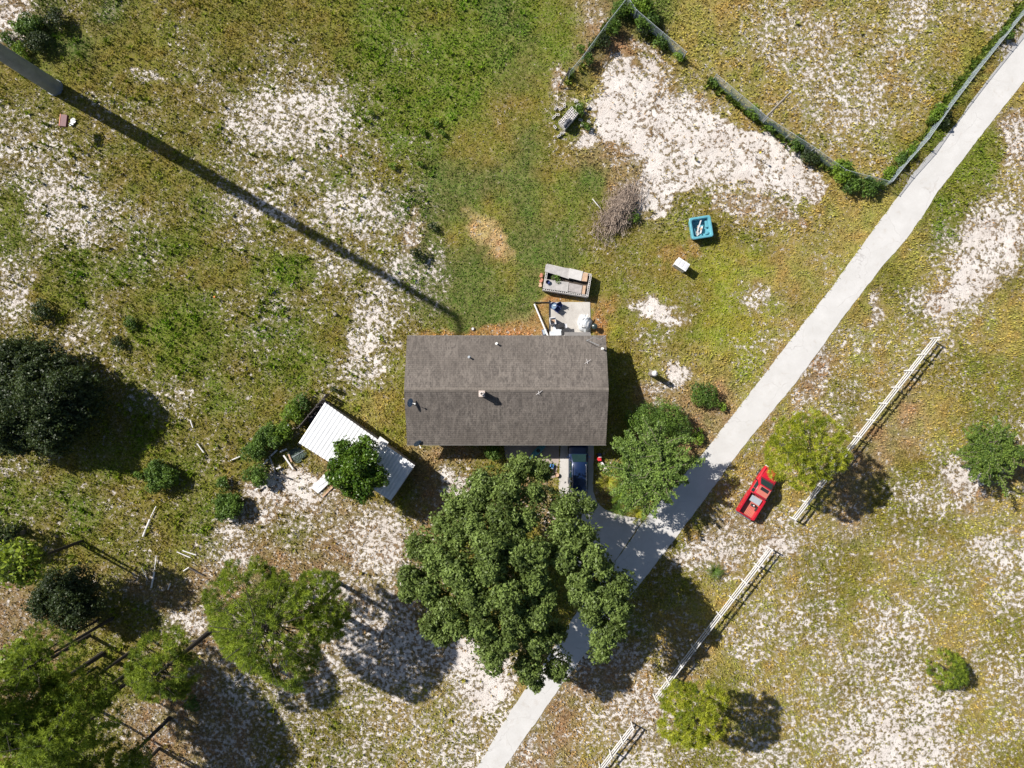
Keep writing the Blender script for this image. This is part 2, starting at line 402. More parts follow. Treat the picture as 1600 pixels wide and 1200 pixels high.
# ------------------------------------------------------------------ ground sheet
RL = [(1720, -140), (1640, -15), (1600, 50), (1575, 84), (1522, 152), (1495, 192), (1425, 272), (1410, 298), (1362, 362), (1300, 449), (1250, 512),
      (1200, 577), (1182, 600), (1130, 668), (1095, 712), (1050, 762), (1007, 812), (955, 887), (895, 965), (850, 1035), (800, 1107), (745, 1200), (680, 1310)]
RR = [(1790, -110), (1690, 0), (1600, 127), (1570, 165), (1532, 212), (1500, 255), (1465, 300), (1450, 325), (1415, 375), (1380, 414), (1320, 492),
      (1280, 547), (1240, 602), (1200, 650), (1170, 686), (1145, 719), (1087, 799), (1020, 887), (965, 955), (915, 1020), (872, 1078), (790, 1196), (730, 1300)]
ROADPOLY = RL + RR[::-1]
BAN = [ROADPOLY, [(876, 692), (928, 692), (927, 768), (945, 796), (1003, 812), (953, 884), (936, 905), (900, 880), (876, 800), (873, 760)],
       [(786, 685), (876, 685), (873, 719), (868, 745), (850, 722), (790, 716)], [(856, 470), (924, 470), (924, 530), (856, 530)],
       [(650, 535), (935, 535), (935, 688), (650, 688)]]
def coords(a, step, far):
    inner = np.arange(-a, a + 1e-6, step); out = a * np.cumprod(np.full(9, 1.32))
    out = out[out < far]; return np.concatenate([-out[::-1], inner, out])
xs = coords(58, 0.26, 420); ys = coords(45, 0.26, 420)
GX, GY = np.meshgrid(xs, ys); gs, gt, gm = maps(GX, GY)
nx, ny = len(xs), len(ys)
me = bpy.data.meshes.new('ground'); nv = nx * ny
me.vertices.add(nv)
def near_struct(X, Y):
    px = X * S + 800; py = 600 - Y * S; m = np.zeros(X.shape)
    for dx, dy in ((0, 0), (9, 0), (-9, 0), (0, 9), (0, -9), (6, 6), (-6, -6)):
        for p in BAN: m = np.maximum(m, in_poly(px + dx, py + dy, p))
    return m
def relief(X, Y):
    inn = (np.abs(X) < 60) & (np.abs(Y) < 46)
    z = -.13 * fbm(X * 1.25, Y * 1.25, 611, 3) - .05 * vnoise(X * 3.1, Y * 3.1, 77)
    return np.where(inn, z, -.06) * (1 - near_struct(X, Y))
co = np.stack([GX.ravel(), GY.ravel(), relief(GX, GY).ravel()], 1); me.vertices.foreach_set('co', co.astype(np.float32).ravel())
i0 = (np.arange(ny - 1)[:, None] * nx + np.arange(nx - 1)[None, :]).ravel()
q = np.stack([i0, i0 + 1, i0 + nx + 1, i0 + nx], 1).astype(np.int32)
me.loops.add(q.size); me.loops.foreach_set('vertex_index', q.ravel())
me.polygons.add(len(q)); me.polygons.foreach_set('loop_start', (np.arange(len(q)) * 4).astype(np.int32)); me.update(calc_edges=True)
thr_ = np.interp(gs, [0, .12, .3, .5, .7, .82, .92, 1], [.74, .645, .585, .535, .485, .44, .345, .30])
a = me.attributes.new('bare', 'FLOAT', 'POINT'); a.data.foreach_set('value', thr_.ravel().astype(np.float32))
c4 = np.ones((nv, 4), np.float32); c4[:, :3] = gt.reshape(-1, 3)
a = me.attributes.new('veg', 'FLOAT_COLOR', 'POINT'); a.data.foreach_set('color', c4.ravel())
a = me.attributes.new('mow', 'FLOAT', 'POINT'); a.data.foreach_set('value', gm.ravel().astype(np.float32))
def ground_mat():
    g = NG('sandy_grass_ground'); pos = g.n('NewGeometry').outputs['Position']
    A = g.n('Attribute'); A.attribute_name = 'bare'; V = g.n('Attribute'); V.attribute_name = 'veg'
    Mo = g.n('Attribute'); Mo.attribute_name = 'mow'
    n1 = g.noise(2.5, 6, 0.72, pos); n0 = g.noise(0.9, 3, 0.6, pos); nf = g.noise(11.0, 3, 0.7, pos); nb = g.noise(24.0, 2, 0.6, pos)
    comb = g.math('ADD', g.math('ADD', g.math('MULTIPLY', n1, .72), g.math('MULTIPLY', n0, .08)), g.math('MULTIPLY', nf, .20))
    comb = g.math('ADD', g.math('MULTIPLY', g.math('SUBTRACT', comb, .5), 1.75), .5)
    thr = A.outputs['Fac']
    d = g.math('SUBTRACT', comb, thr)
    sandm = g.ramp(d, -.02, .045); lit = g.ramp(d, -.15, -.01)
    v1 = g.ramp(nf, .34, .66, .42, 1.65); v2 = g.ramp(n1, .34, .66, .55, 1.55); v3 = g.ramp(nb, .3, .7, .8, 1.2)
    vm = g.math('MULTIPLY', g.math('MULTIPLY', v1, v2), v3)
    cc = g.n('CombineColor'); 
    for i in range(3): g.l(vm, cc.inputs[i])
    veg = g.mix(1.0, V.outputs['Color'], cc.outputs[0], 'MULTIPLY')
    hue = g.ramp(g.noise(5.0, 3, .6, pos), .42, .62, 0, .42)
    veg = g.mix(hue, veg, (.215, .165, .085))
    litc = g.mix(g.ramp(nf, .35, .65), (.12, .095, .06), (.34, .27, .20))
    c = g.mix(g.math('MULTIPLY', lit, .62), veg, litc)
    sc = g.mix(g.ramp(g.noise(.35, 4, .6, pos), .35, .65), (.545, .49, .45), (.66, .615, .58))
    sc = g.mix(g.ramp(nb, .40, .30, 0, .45), sc, (.30, .24, .19))
    c = g.mix(sandm, c, sc)
    g.l(c, g.b.inputs['Base Color']); g.b.inputs['Roughness'].default_value = .95; g.b.inputs['Specular IOR Level'].default_value = .1
    hgt = g.math('ADD', g.math('MULTIPLY', sandm, -.5), g.math('ADD', nf, g.math('MULTIPLY', n1, .8)))
    g.bump(hgt, 1.0, 0.12)
    return g.m
me.materials.append(ground_mat())
ground = bpy.data.objects.new('ground', me); COL.objects.link(ground); tag(ground, kind='structure')

# ------------------------------------------------------------------ road, driveway, walkway, patio
def concrete(name, base, dark, crack=True):
    g = NG(name); pos = g.n('NewGeometry').outputs['Position']
    n = g.noise(.5, 6, .65, pos); n2 = g.noise(6, 5, .7, pos); n3 = g.noise(.12, 3, .5, pos)
    c = g.mix(g.ramp(n, .35, .65), dark, base); c = g.mix(g.ramp(n2, .38, .62, .0, .3), c, dark); c = g.mix(g.ramp(g.noise(.9, 7, .75, pos, 1.5), .56, .66, 0, .45), c, tuple(x * y for x, y in zip(dark, (.86, .80, .74))))
    c = g.mix(g.ramp(n3, .5, .7, 0, .35), c, tuple(x * .88 for x in base))
    if crack:
        vo = g.n('TexVoronoi', feature='DISTANCE_TO_EDGE'); wv = g.n('VectorMath', operation='ADD')
        nz = g.n('TexNoise'); nz.inputs['Scale'].default_value = 1.1; nz.inputs['Detail'].default_value = 6; g.l(pos, nz.inputs['Vector'])
        sc = g.n('VectorMath', operation='SCALE'); sc.inputs['Scale'].default_value = .9; g.l(nz.outputs['Color'], sc.inputs[0])
        g.l(pos, wv.inputs[0]); g.l(sc.outputs[0], wv.inputs[1]); g.l(wv.outputs[0], vo.inputs['Vector']); vo.inputs['Scale'].default_value = .23
        cr = g.math('MULTIPLY', g.ramp(vo.outputs['Distance'], .007, .002), g.ramp(g.noise(.5, 2, .5, pos), .42, .58))
        c = g.mix(g.math('MULTIPLY', cr, .32), c, (.16, .14, .13))
    g.l(c, g.b.inputs['Base Color']); g.b.inputs['Roughness'].default_value = .9; g.bump(n2, .25, .01); return g.m
M_road = concrete('pale_concrete_road', (.485, .475, .468), (.42, .41, .40))
M_drive = concrete('driveway_concrete', (.48, .46, .45), (.38, .36, .34))
M_walk = concrete('stained_walkway', (.35, .29, .26), (.28, .23, .20))
M_patio = concrete('patio_concrete', (.46, .44, .41), (.33, .31, .29))
def dense(line, step=0.35, amp=0.06, seed=0):
    pts = [P(*p) for p in line]; out = []
    for i in range(len(pts) - 1):
        L = (pts[i + 1] - pts[i]).length; n = max(1, int(L / step)); nrm = Vector((-(pts[i + 1] - pts[i]).y, (pts[i + 1] - pts[i]).x, 0)) / L
        for k in range(n):
            p = pts[i].lerp(pts[i + 1], k / n)
            j = (float(fbm(np.array([p.x * 1.7]), np.array([p.y * 1.7]), seed, 3)[0]) - .5) * 2 * amp * 2
            out.append(p + nrm * j)
    out.append(pts[-1]); return out
def resample(pts, n):
    d = [0]
    for i in range(1, len(pts)): d.append(d[-1] + (pts[i] - pts[i - 1]).length)
    out = []
    for k in range(n):
        t = d[-1] * k / (n - 1); i = max(1, next((j for j in range(len(d)) if d[j] >= t), len(d) - 1))
        f = (t - d[i - 1]) / max(1e-6, d[i] - d[i - 1]); out.append(pts[i - 1].lerp(pts[i], f))
    return out
l = resample(dense(RL, .3, .045, 5), 460); r = resample(dense(RR, .3, .045, 6), 460)
mb = MB(); n = len(l); Z = .035
mb.add([(p.x, p.y, Z) for p in l] + [(p.x, p.y, Z) for p in r] + [(p.x, p.y, -.05) for p in l] + [(p.x, p.y, -.05) for p in r],
       [(i, i + 1, n + i + 1, n + i) for i in range(n - 1)] + [(i, i + 1, 2 * n + i + 1, 2 * n + i) for i in range(n - 1)] +
       [(n + i, n + i + 1, 3 * n + i + 1, 3 * n + i) for i in range(n - 1)])
tag(mb.build('road', M_road), kind='structure')
def slab(name, poly, m, z, jit=.03, seed=1):
    pts = dense(poly + [poly[0]], .3, jit, seed)[:-1]
    return tag(MB().prism([(p.x, p.y) for p in pts], -.05, z).build(name, m), kind='structure')
slab('driveway', [(876, 692), (928, 692), (927, 740), (927, 768), (933, 785), (945, 796), (962, 803), (985, 808), (1006, 811), (955.5, 884), (938, 905), (915, 900),
                  (900, 880), (885, 840), (876, 800), (873, 760), (875, 720)], M_drive, .028)
slab('walkway', [(786, 685), (874.5, 685), (873.5, 719), (868, 745), (860, 748), (850, 722), (820, 720), (790, 716)], M_walk, .022)
slab('patio', [(858, 472), (922, 472), (923, 535), (859, 535)], M_patio, .06, .01)

# ------------------------------------------------------------------ grass and weeds
def grass_mat():
    g = NG('grass_blades'); a = g.n('Attribute'); a.attribute_name = 'veg'
    g.l(a.outputs['Color'], g.b.inputs['Base Color']); g.b.inputs['Roughness'].default_value = .7; g.b.inputs['Specular IOR Level'].default_value = .15
    tr = g.n('BsdfTranslucent'); g.l(a.outputs['Color'], tr.inputs[0]); mx = g.n('MixShader'); mx.inputs[0].default_value = .3
    g.l(g.b.outputs[0], mx.inputs[1]); g.l(tr.outputs[0], mx.inputs[2]); g.l(mx.outputs[0], g.o.inputs['Surface']); return g.m
M_grass = grass_mat()
def free(X, Y):
    px = X * S + 800; py = 600 - Y * S; b = np.zeros(X.shape, bool)
    for p in BAN: b |= in_poly(px, py, p)
    return ~b
def scatter(n): return rng.uniform(-54, 54, n), rng.uniform(-41, 41, n)
def blades(X, Y, tone, hgt, wid, lean, nb):
    N = len(X); V = np.empty((N, nb, 3, 3)); C = np.repeat(tone[:, None, :], nb, 1)
    for k in range(nb):
        an = rng.uniform(0, 2 * np.pi, N); h = hgt * rng.uniform(.6, 1.2, N); le = lean * rng.uniform(.3, 1.2, N)
        dx, dy = np.cos(an), np.sin(an); bx = X + dx * wid * .3; by = Y + dy * wid * .3
        V[:, k, 0] = np.stack([bx - dy * wid, by + dx * wid, np.full(N, -.01)], 1)
        V[:, k, 1] = np.stack([bx + dy * wid, by - dx * wid, np.full(N, -.01)], 1)
        V[:, k, 2] = np.stack([bx + dx * le, by + dy * le, h], 1)
        C[:, k] *= rng.uniform(.55, 1.6, N)[:, None]
    return V.reshape(-1, 3), C.reshape(-1, 3)
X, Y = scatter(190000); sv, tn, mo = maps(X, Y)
hf = fbm(X * 1.5, Y * 1.5, 301, 3)
keep = free(X, Y) & (rng.uniform(0, 1, len(X)) < np.clip(1.05 - sv * 1.25, .04, 1)) & (hf > .32)
X, Y, tn, mo, sv = X[keep], Y[keep], tn[keep], mo[keep], sv[keep]
k = np.where(mo > .5, .5, 1.0) * rng.uniform(.7, 1.25, len(X))
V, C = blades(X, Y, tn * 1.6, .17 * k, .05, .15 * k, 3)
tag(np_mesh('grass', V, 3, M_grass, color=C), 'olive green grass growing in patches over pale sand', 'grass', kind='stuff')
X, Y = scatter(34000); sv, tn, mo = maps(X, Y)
cl = fbm(X * .5, Y * .5, 401, 4); lush = tn[:, 1] / (tn[:, 0] + .01)
left = np.clip((8 - X) / 40, .12, 1)
keep = free(X, Y) & (mo < .5) & (rng.uniform(0, 1, len(X)) < np.clip((cl - .44) * 5, 0, 1) * np.clip((lush - .72) * 1.8, .10, 1) * left)
X, Y, tn = X[keep], Y[keep], tn[keep]; kk = rng.uniform(.5, 1.3, len(X)) ** 1.3
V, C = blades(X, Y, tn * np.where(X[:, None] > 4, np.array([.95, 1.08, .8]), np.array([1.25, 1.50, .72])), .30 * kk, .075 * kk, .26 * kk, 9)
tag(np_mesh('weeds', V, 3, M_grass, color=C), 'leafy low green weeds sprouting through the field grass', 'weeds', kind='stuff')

FL = [[(885, 128), (910, 98), (945, 50), (972, 16)], [(975, 8), (1030, 64), (1066, 94)], [(1108, 128), (1188, 192), (1262, 240), (1310, 274), (1380, 292)],
      [(1376, 290), (1400, 260), (1434, 224), (1468, 174), (1512, 116), (1552, 66), (1600, 6)]]
xs_, ys_ = [], []
for fl in FL:
    for i in range(len(fl) - 1):
        a, b = P(*fl[i]), P(*fl[i + 1]); n = int((b - a).length * 26); t = rng.uniform(0, 1, n)
        xs_.append(a.x + (b.x - a.x) * t + rng.normal(0, .22, n)); ys_.append(a.y + (b.y - a.y) * t + rng.normal(0, .22, n))
X, Y = np.concatenate(xs_), np.concatenate(ys_); keep = fbm(X * .6, Y * .6, 17) > .42; X, Y = X[keep], Y[keep]
kk = rng.uniform(.5, 1.3, len(X)); cvar = rng.uniform(0, 1, len(X))[:, None]
V, C = blades(X, Y, np.array([.07, .13, .02]) * (1 - cvar) + np.array([.20, .24, .04]) * cvar, .5 * kk, .08 * kk, .30 * kk, 9)
tag(np_mesh('fence_weeds', V, 3, M_grass, color=C), 'tall lime green weeds growing along the foot of the wire fences', 'weeds', kind='stuff')

# ------------------------------------------------------------------ trees and shrubs
def rand_dirs(n, up=-1.0):
    v = rng.normal(size=(int(n * 2.6) + 20, 3)); v /= np.linalg.norm(v, axis=1)[:, None]; v = v[v[:, 2] > up]; return v[:n]
def leaf_quads(Pn, Nn, size, tint):
    n = len(Pn); a = rng.normal(size=(n, 3)); u = np.cross(Nn, a); u /= np.linalg.norm(u, axis=1)[:, None] + 1e-9; v = np.cross(Nn, u)
    sz = size * rng.uniform(.6, 1.3, n)[:, None]
    V = np.empty((n, 4, 3)); V[:, 0] = Pn - u * sz; V[:, 1] = Pn - v * sz * .5; V[:, 2] = Pn + u * sz; V[:, 3] = Pn + v * sz * .5
    return V.reshape(-1, 3), tint
def n3(p, s, seed): return .5 * vnoise(p[:, 0] * s + p[:, 2] * .7, p[:, 1] * s - p[:, 2] * .5, seed) + .5 * vnoise(p[:, 0] * s * 2.3, p[:, 1] * s * 2.3 + p[:, 2], seed + 1)
def leafy(lobes, dens, size, seed=1, split=True):
    """lobes: (x, y, z, r, rz) local; returns quads"""
    Vs, Ts = [], []; sub_ = []
    for (x, y, z, r_, rz) in lobes:
        if r_ < .75 or not split: sub_.append((x, y, z, r_, rz)); continue
        sub_.append((x, y, z - .25 * r_, r_ * .92, rz * .70)); k0 = random.uniform(0, 6)
        for i in range(8):
            a_ = k0 + i * 2.39996; q_ = math.sqrt((i + .6) / 8.2); f_ = random.uniform(.30, .46)
            sub_.append((x + math.cos(a_) * q_ * r_ * .72, y + math.sin(a_) * q_ * r_ * .72, z + rz * (.55 * (1 - q_ * q_) + random.uniform(-.18, .22)), r_ * f_, rz * f_))
    for (x, y, z, r_, rz) in sub_:
        n = max(30, int(dens * r_ * r_)); d = rand_dirs(n, -.55); n = len(d)
        wob = .62 + .72 * n3(d * 1.0, 2.3, seed + int(abs(x * 13 + y * 7)) % 999)
        rad = wob * (rng.uniform(.25, 1, n) ** .33)
        p = d * rad[:, None] * np.array([r_, r_, rz]) + np.array([x, y, z])
        if r_ > .35:
            q3 = vnoise(p[:, 0] * 3.1 + p[:, 2] * 2.3, p[:, 1] * 3.1 - p[:, 2] * 1.9, seed + 5) + .6 * vnoise(p[:, 0] * 7.0 + p[:, 2] * 3, p[:, 1] * 7.0 - p[:, 2] * 4, seed + 6) - .8
            amp = min(.75, .42 * r_ + .12); p = p + d * (q3 * amp)[:, None] + np.array([0, 0, 1.0]) * (q3 * amp * .35)[:, None]
        nn = d * .9 + rng.normal(size=(n, 3)) * .85 + np.array([0, 0, .35]); nn /= np.linalg.norm(nn, axis=1)[:, None]
        t = np.clip(.5 + (n3(p, 1.2, seed) - .5) * 1.0 + rng.normal(size=n) * .20 + rng.normal() * .17, 0, 1)
        V, t = leaf_quads(p, nn, size, t); Vs.append(V); Ts.append(t)
    return np.concatenate(Vs), np.concatenate(Ts)
def trunk_mb(lobes, h0, r0, lean=(0, 0), every=1, kr=.32):
    mb = MB(); top = Vector((lean[0], lean[1], h0))
    mb.tube([(0, 0, -.1), (0, 0, .15), top * .5, top], [r0 * 1.45, r0 * 1.1, r0 * .9, r0 * .7], 9)
    for i, L_ in enumerate(lobes):
        if i % every: continue
        e = Vector(L_[:3]); mid = top.lerp(e, .5) + Vector((0, 0, -.12 * (e - top).length))
        st = top * random.uniform(.8, 1.0)
        mb.tube([st, mid, e], [r0 * kr, r0 * kr * .6, r0 * .1], 5)
    return mb
OAK = leaf_mat('oak_leaves', (.048, .072, .016, 1), (.190, .262, .066, 1), .28)
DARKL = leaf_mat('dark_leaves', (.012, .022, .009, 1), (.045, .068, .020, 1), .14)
CITR = leaf_mat('citrus_leaves', (.030, .075, .010, 1), (.105, .180, .016, 1), .22, .35)
PINE = leaf_mat('pine_needles', (.056, .100, .012, 1), (.300, .380, .036, 1), .34)
PINEY = leaf_mat('bright_pine_needles', (.120, .165, .012, 1), (.430, .450, .038, 1), .32)
ACA = leaf_mat('feathery_leaves', (.045, .085, .016, 1), (.190, .280, .055, 1), .26)
JUN = leaf_mat('evergreen_leaves', (.034, .072, .014, 1), (.165, .235, .036, 1), .24)
BUSH = leaf_mat('bush_leaves', (.036, .075, .014, 1), (.120, .200, .030, 1), .22)
LIME = leaf_mat('bright_weed_leaves', (.06, .12, .014, 1), (.20, .30, .03, 1), .3)
YELL = leaf_mat('yellow_palm_leaves', (.14, .17, .015, 1), (.42, .40, .04, 1), .3)

def oak(label, lobes_px, cpx, hc, drop, Rpx, r0, leafm=OAK, dens=560, size=.17, name='oak_tree', cat='tree', group=None, tr=.45, every=2):
    dens = dens * 1.25; size = size * .84
    base = P(cpx[0], cpx[1], hc); base.z = 0
    root = thing(name, label, cat, base, 0, group); lob = []
    for (px, py, rp) in lobes_px:
        d = math.hypot(px - cpx[0], py - cpx[1]) / Rpx; h = hc - drop * d * d + random.uniform(-.5, .5)
        p = P(px, py, h); r_ = rp / S * (H - h) / H
        lob.append((p.x - base.x, p.y - base.y, h, r_, r_ * .95))
    fill = [(x + random.uniform(-.4, .4), y + random.uniform(-.4, .4), z - 1.2, r_ * 1.25, r_ * .8) for x, y, z, r_, rz in lob] if Rpx > 95 else []
    if 0: lob += [(x + random.uniform(-.4, .4), y + random.uniform(-.4, .4), z - 1.3, r_ * 1.25, r_ * .8) for x, y, z, r_, rz in lob]
    trunk_mb(lob, hc * tr, r0, every=every).build('trunk', M_bark, root, True)
    V, t = leafy(lob, dens, size, random.randint(1, 900))
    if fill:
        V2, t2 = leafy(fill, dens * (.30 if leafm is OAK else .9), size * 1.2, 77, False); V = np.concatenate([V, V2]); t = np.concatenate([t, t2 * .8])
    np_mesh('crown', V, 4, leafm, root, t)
    return root
LOB_L = [(812, 733, 21), (845, 736, 18), (754, 757, 22), (713, 794, 21), (791, 768, 26), (834, 770, 18), (743, 785, 24), (784, 809, 27), (822, 813, 22),
         (689, 820, 15), (655, 856, 22), (713, 837, 25), (685, 871, 28), (643, 905, 23), (636, 930, 14), (668, 919, 25), (713, 891, 27), (764, 854, 28),
         (767, 891, 26), (812, 864, 25), (841, 861, 20), (832, 902, 28), (791, 932, 27), (743, 939, 27), (699, 953, 24), (674, 980, 20), (690, 997, 15),
         (713, 980, 20), (754, 980, 26), (771, 1018, 24), (773, 1046, 12), (805, 973, 26), (838, 960, 26), (839, 1001, 26), (870, 990, 16),
         (825, 1043, 24), (838, 1068, 14), (870, 1050, 19), (730, 915, 24), (790, 1000, 20), (855, 930, 18), (800, 840, 22), (740, 820, 20)]
LOB_R = [(884, 792, 24), (918, 790, 14), (880, 830, 24), (913, 837, 18), (880, 871, 23), (928, 871, 20), (907, 905, 22), (942, 891, 17), (928, 932, 24),
         (967, 919, 21), (969, 953, 21), (925, 960, 18), (959, 988, 21), (937, 997, 17), (942, 1022, 14), (950, 940, 20), (895, 850, 20), (900, 930, 14)]
oak('largest tree, a wide lumpy dark green oak just south of the house', LOB_L, (765, 895), 12.5, 5.5, 185, .55)
oak('lumpy green oak leaning over the driveway, right of the largest tree', LOB_R, (925, 900), 11.0, 3.5, 140, .42)
def auto_lobes(cx, cy, Rp, n, rr=(.28, .42), sq=1.0):
    out = [(cx, cy, Rp * .42)]
    for i in range(n):
        a = i * 2.39996; d = Rp * (.22 + .55 * math.sqrt((i + .5) / n)); out.append((cx + d * math.cos(a), cy + d * math.sin(a) * sq, Rp * random.uniform(*rr)))
    return out
oak('green citrus tree overhanging the white metal shed roof', auto_lobes(555, 732, 50, 12, (.30, .42)), (555, 732), 6.0, 2.2, 50, .16,
    CITR, 620, .15, 'citrus_tree', every=3)
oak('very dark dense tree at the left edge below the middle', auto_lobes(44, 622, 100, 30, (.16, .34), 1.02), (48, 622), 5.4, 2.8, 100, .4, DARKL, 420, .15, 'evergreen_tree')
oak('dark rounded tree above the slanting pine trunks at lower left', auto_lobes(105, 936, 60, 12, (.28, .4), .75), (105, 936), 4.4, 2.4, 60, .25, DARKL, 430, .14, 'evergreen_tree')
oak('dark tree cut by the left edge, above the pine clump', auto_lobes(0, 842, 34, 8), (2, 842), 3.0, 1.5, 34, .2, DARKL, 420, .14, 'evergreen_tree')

def pine(label, cx, cy, Rp, hc, r0=.22, leafm=PINE, n=None, thick=2.2, sq=1.0, group='slender pines', trunkh=None, tuft=.36, lean=None):
    base = P(cx, cy, hc); base.z = 0
    root = thing('pine_tree', label, 'tree', base, 0, group); Rm = Rp / S * (H - hc) / H
    n = n or int(64 * Rm * Rm)
    # branch whorls
    mb = MB(); mb.tube([(0, 0, -.1), (0, 0, .3), (0, 0, hc * .6), (0, 0, hc + thick * .5)], [r0 * 1.35, r0 * 1.1, r0 * .75, r0 * .2], 9)
    ends = []; nbr = max(12, int(9 * Rm))
    for i in range(nbr):
        a = i * 2.39996 + random.uniform(-.3, .3); f = (i + .5) / nbr; L_ = Rm * random.uniform(.72, 1.0) * (1 - .25 * f)
        z0 = hc - thick * .8 + thick * 1.1 * f; z1 = z0 + thick * random.uniform(.05, .45)
        e = Vector((math.cos(a) * L_, math.sin(a) * L_ * sq, z1)); m_ = e * .5; m_.z = (z0 + z1) / 2 - .15
        mb.tube([(0, 0, z0), m_, e], [r0 * .22, r0 * .13, .015], 5); ends.append((Vector((0, 0, z0)), m_, e))
    mb.build('trunk', M_pbark, root, True)
    d = np.sqrt(rng.uniform(0, 1, int(n * 2.2))); an = rng.uniform(0, 2 * np.pi, len(d)); wobr = .70 + .42 * vnoise(np.cos(an) * 2 + 5, np.sin(an) * 2 + cx, 3) + .16 * vnoise(np.cos(an) * 5 + 5, np.sin(an) * 5 + cx, 4)
    C = np.stack([np.cos(an) * d * Rm * wobr, np.sin(an) * d * Rm * sq * wobr, hc - thick * .55 + thick * 1.15 * (1 - d ** 2) * rng.uniform(.35, 1, len(d)) + rng.uniform(-.3, .3, len(d))], 1)
    gap = vnoise(C[:, 0] * .95 + cx, C[:, 1] * .95 + cy, 8) * .6 + vnoise(C[:, 0] * 2.1 + cx, C[:, 1] * 2.1, 9) * .4
    C = C[gap > .38]; C = C[:n] if len(C) > n else C
    N = len(C); nt_ = 30; T0 = np.clip(.5 + (n3(C, .8, 5) - .5) * 1.2 + rng.normal(size=N) * .28, 0, 1)
    V = np.empty((N, nt_, 3, 3)); T = np.empty((N, nt_))
    for k in range(nt_):
        dv = rng.normal(size=(N, 3)); dv[:, 2] = np.abs(dv[:, 2]) * .9 - .15; dv /= np.linalg.norm(dv, axis=1)[:, None]
        sd_ = np.cross(dv, rng.normal(size=(N, 3))); sd_ /= np.linalg.norm(sd_, axis=1)[:, None]
        V[:, k, 0] = C - sd_ * tuft * .062 + dv * tuft * .12; V[:, k, 1] = C + sd_ * tuft * .062 + dv * tuft * .12
        V[:, k, 2] = C + dv * (tuft * rng.uniform(.7, 1.2, N))[:, None]; T[:, k] = np.clip(T0 + rng.normal(size=N) * .12, 0, 1)
    np_mesh('crown', V.reshape(-1, 3), 3, leafm, root, T.ravel()); return root
pine('big striped green pine between the shed and the pine clump', 410, 985, 110, 10.9, .32, thick=4.0, tuft=.36)
pine('smaller dark pine tucked against the right side of the big striped pine', 492, 955, 52, 8.6, .2, thick=2.2)
pine('mid green pine just left of the big striped pine', 245, 1055, 60, 10.5, .25, thick=2.4, group=None)
pine('bright pine in the bottom left corner with long foliage streaks', 88, 1152, 84, 12.5, .22, n=1500, thick=5.0, tuft=.38)
pine('pine at the bottom left edge with trunk slanting out of frame', 14, 1118, 74, 13.0, .24, n=1150, thick=5.0, tuft=.38)
pine('thin crowned pine low on the left edge, above the corner pines', 46, 1042, 54, 12.0, .16, n=420, thick=4.5, tuft=.36)
pine('narrow pine at the left edge beside the dark tree', 22, 885, 34, 9.0, .13, OAK, n=260)
pine('sparse pine between the corner pines and the mid green pine', 120, 1078, 48, 8.5, .16, n=400, thick=4.0, tuft=.34)
pine('pine crown cut by the bottom edge, right of the corner pines', 185, 1200, 38, 9.0, .2, n=330, thick=3.5)
pine('bright yellow green pine spreading over the rail fence beside the red pickup', 1262, 705, 64, 8.5, .22, PINEY, n=960, group=None, thick=1.8)
pine('bright yellow green pine at the bottom end of the middle rail fence', 1086, 1123, 55, 8.6, .2, PINEY, n=800, group=None, thick=1.8)
pine('small green pine sapling alone in the lower right field', 1489, 1052, 31, 1.9, .05, PINE, n=380, group=None, thick=2.6, tuft=.26)
# bare leaning trunks whose crowns stand outside the frame
def tall_pine(label, bx, by, ht, r0, leanx=0, leany=0):
    root = thing('pine_tree', label, 'tree', P(bx, by), 0, 'slender pines')
    top = Vector((leanx, leany, ht)); mb = MB().tube([(0, 0, -.1), top * .35, top * .7, top], [r0 * 1.2, r0, r0 * .8, r0 * .3], 9)
    for i in range(16):
        a = i * 2.4; z = ht * (.74 + .25 * i / 16); b_ = top * (z / ht); e = b_ + Vector((math.cos(a), math.sin(a), .35)) * random.uniform(1.2, 2.2)
        mb.tube([b_, e], [r0 * .25, .02], 5)
    mb.build('trunk', M_pbark, root, True)
    C = rand_dirs(300) * rng.uniform(.5, 1, 300)[:, None] * np.array([2.3, 2.3, 1.7]) + np.array([top.x, top.y, ht * .93])
    n_ = rng.normal(size=C.shape); n_ /= np.linalg.norm(n_, axis=1)[:, None]
    V, t = leaf_quads(np.repeat(C, 4, 0) + rng.normal(size=(len(C) * 4, 3)) * .16, np.repeat(n_, 4, 0) + rng.normal(size=(len(C) * 4, 3)) * .5, .2, rng.uniform(0, 1, len(C) * 4))
    np_mesh('crown', V, 4, PINE, root, t)
tall_pine('tall pine with bare trunk slanting to the left edge', 140, 993, 16.5, .17)
tall_pine('thin bare trunked pine whose base hides below the dark rounded tree', 153, 969, 11.5, .10)
tall_pine('lone pine trunk standing above the dark rounded tree with a kinked shadow', 128, 845, 9.5, .11)
tall_pine('pine with thick bare trunk left of the mid green pine', 198, 1053, 11.5, .17)
tall_pine('pine trunk partly hidden by bright crowns, left of the thick bare trunk', 150, 1043, 13.5, .12)
tall_pine('pine trunk below the mid green pine, nearer the bottom edge', 157, 1112, 13.0, .13)
tall_pine('pine trunk cut by the bottom edge with its shadow running right', 248, 1170, 11.0, .16)

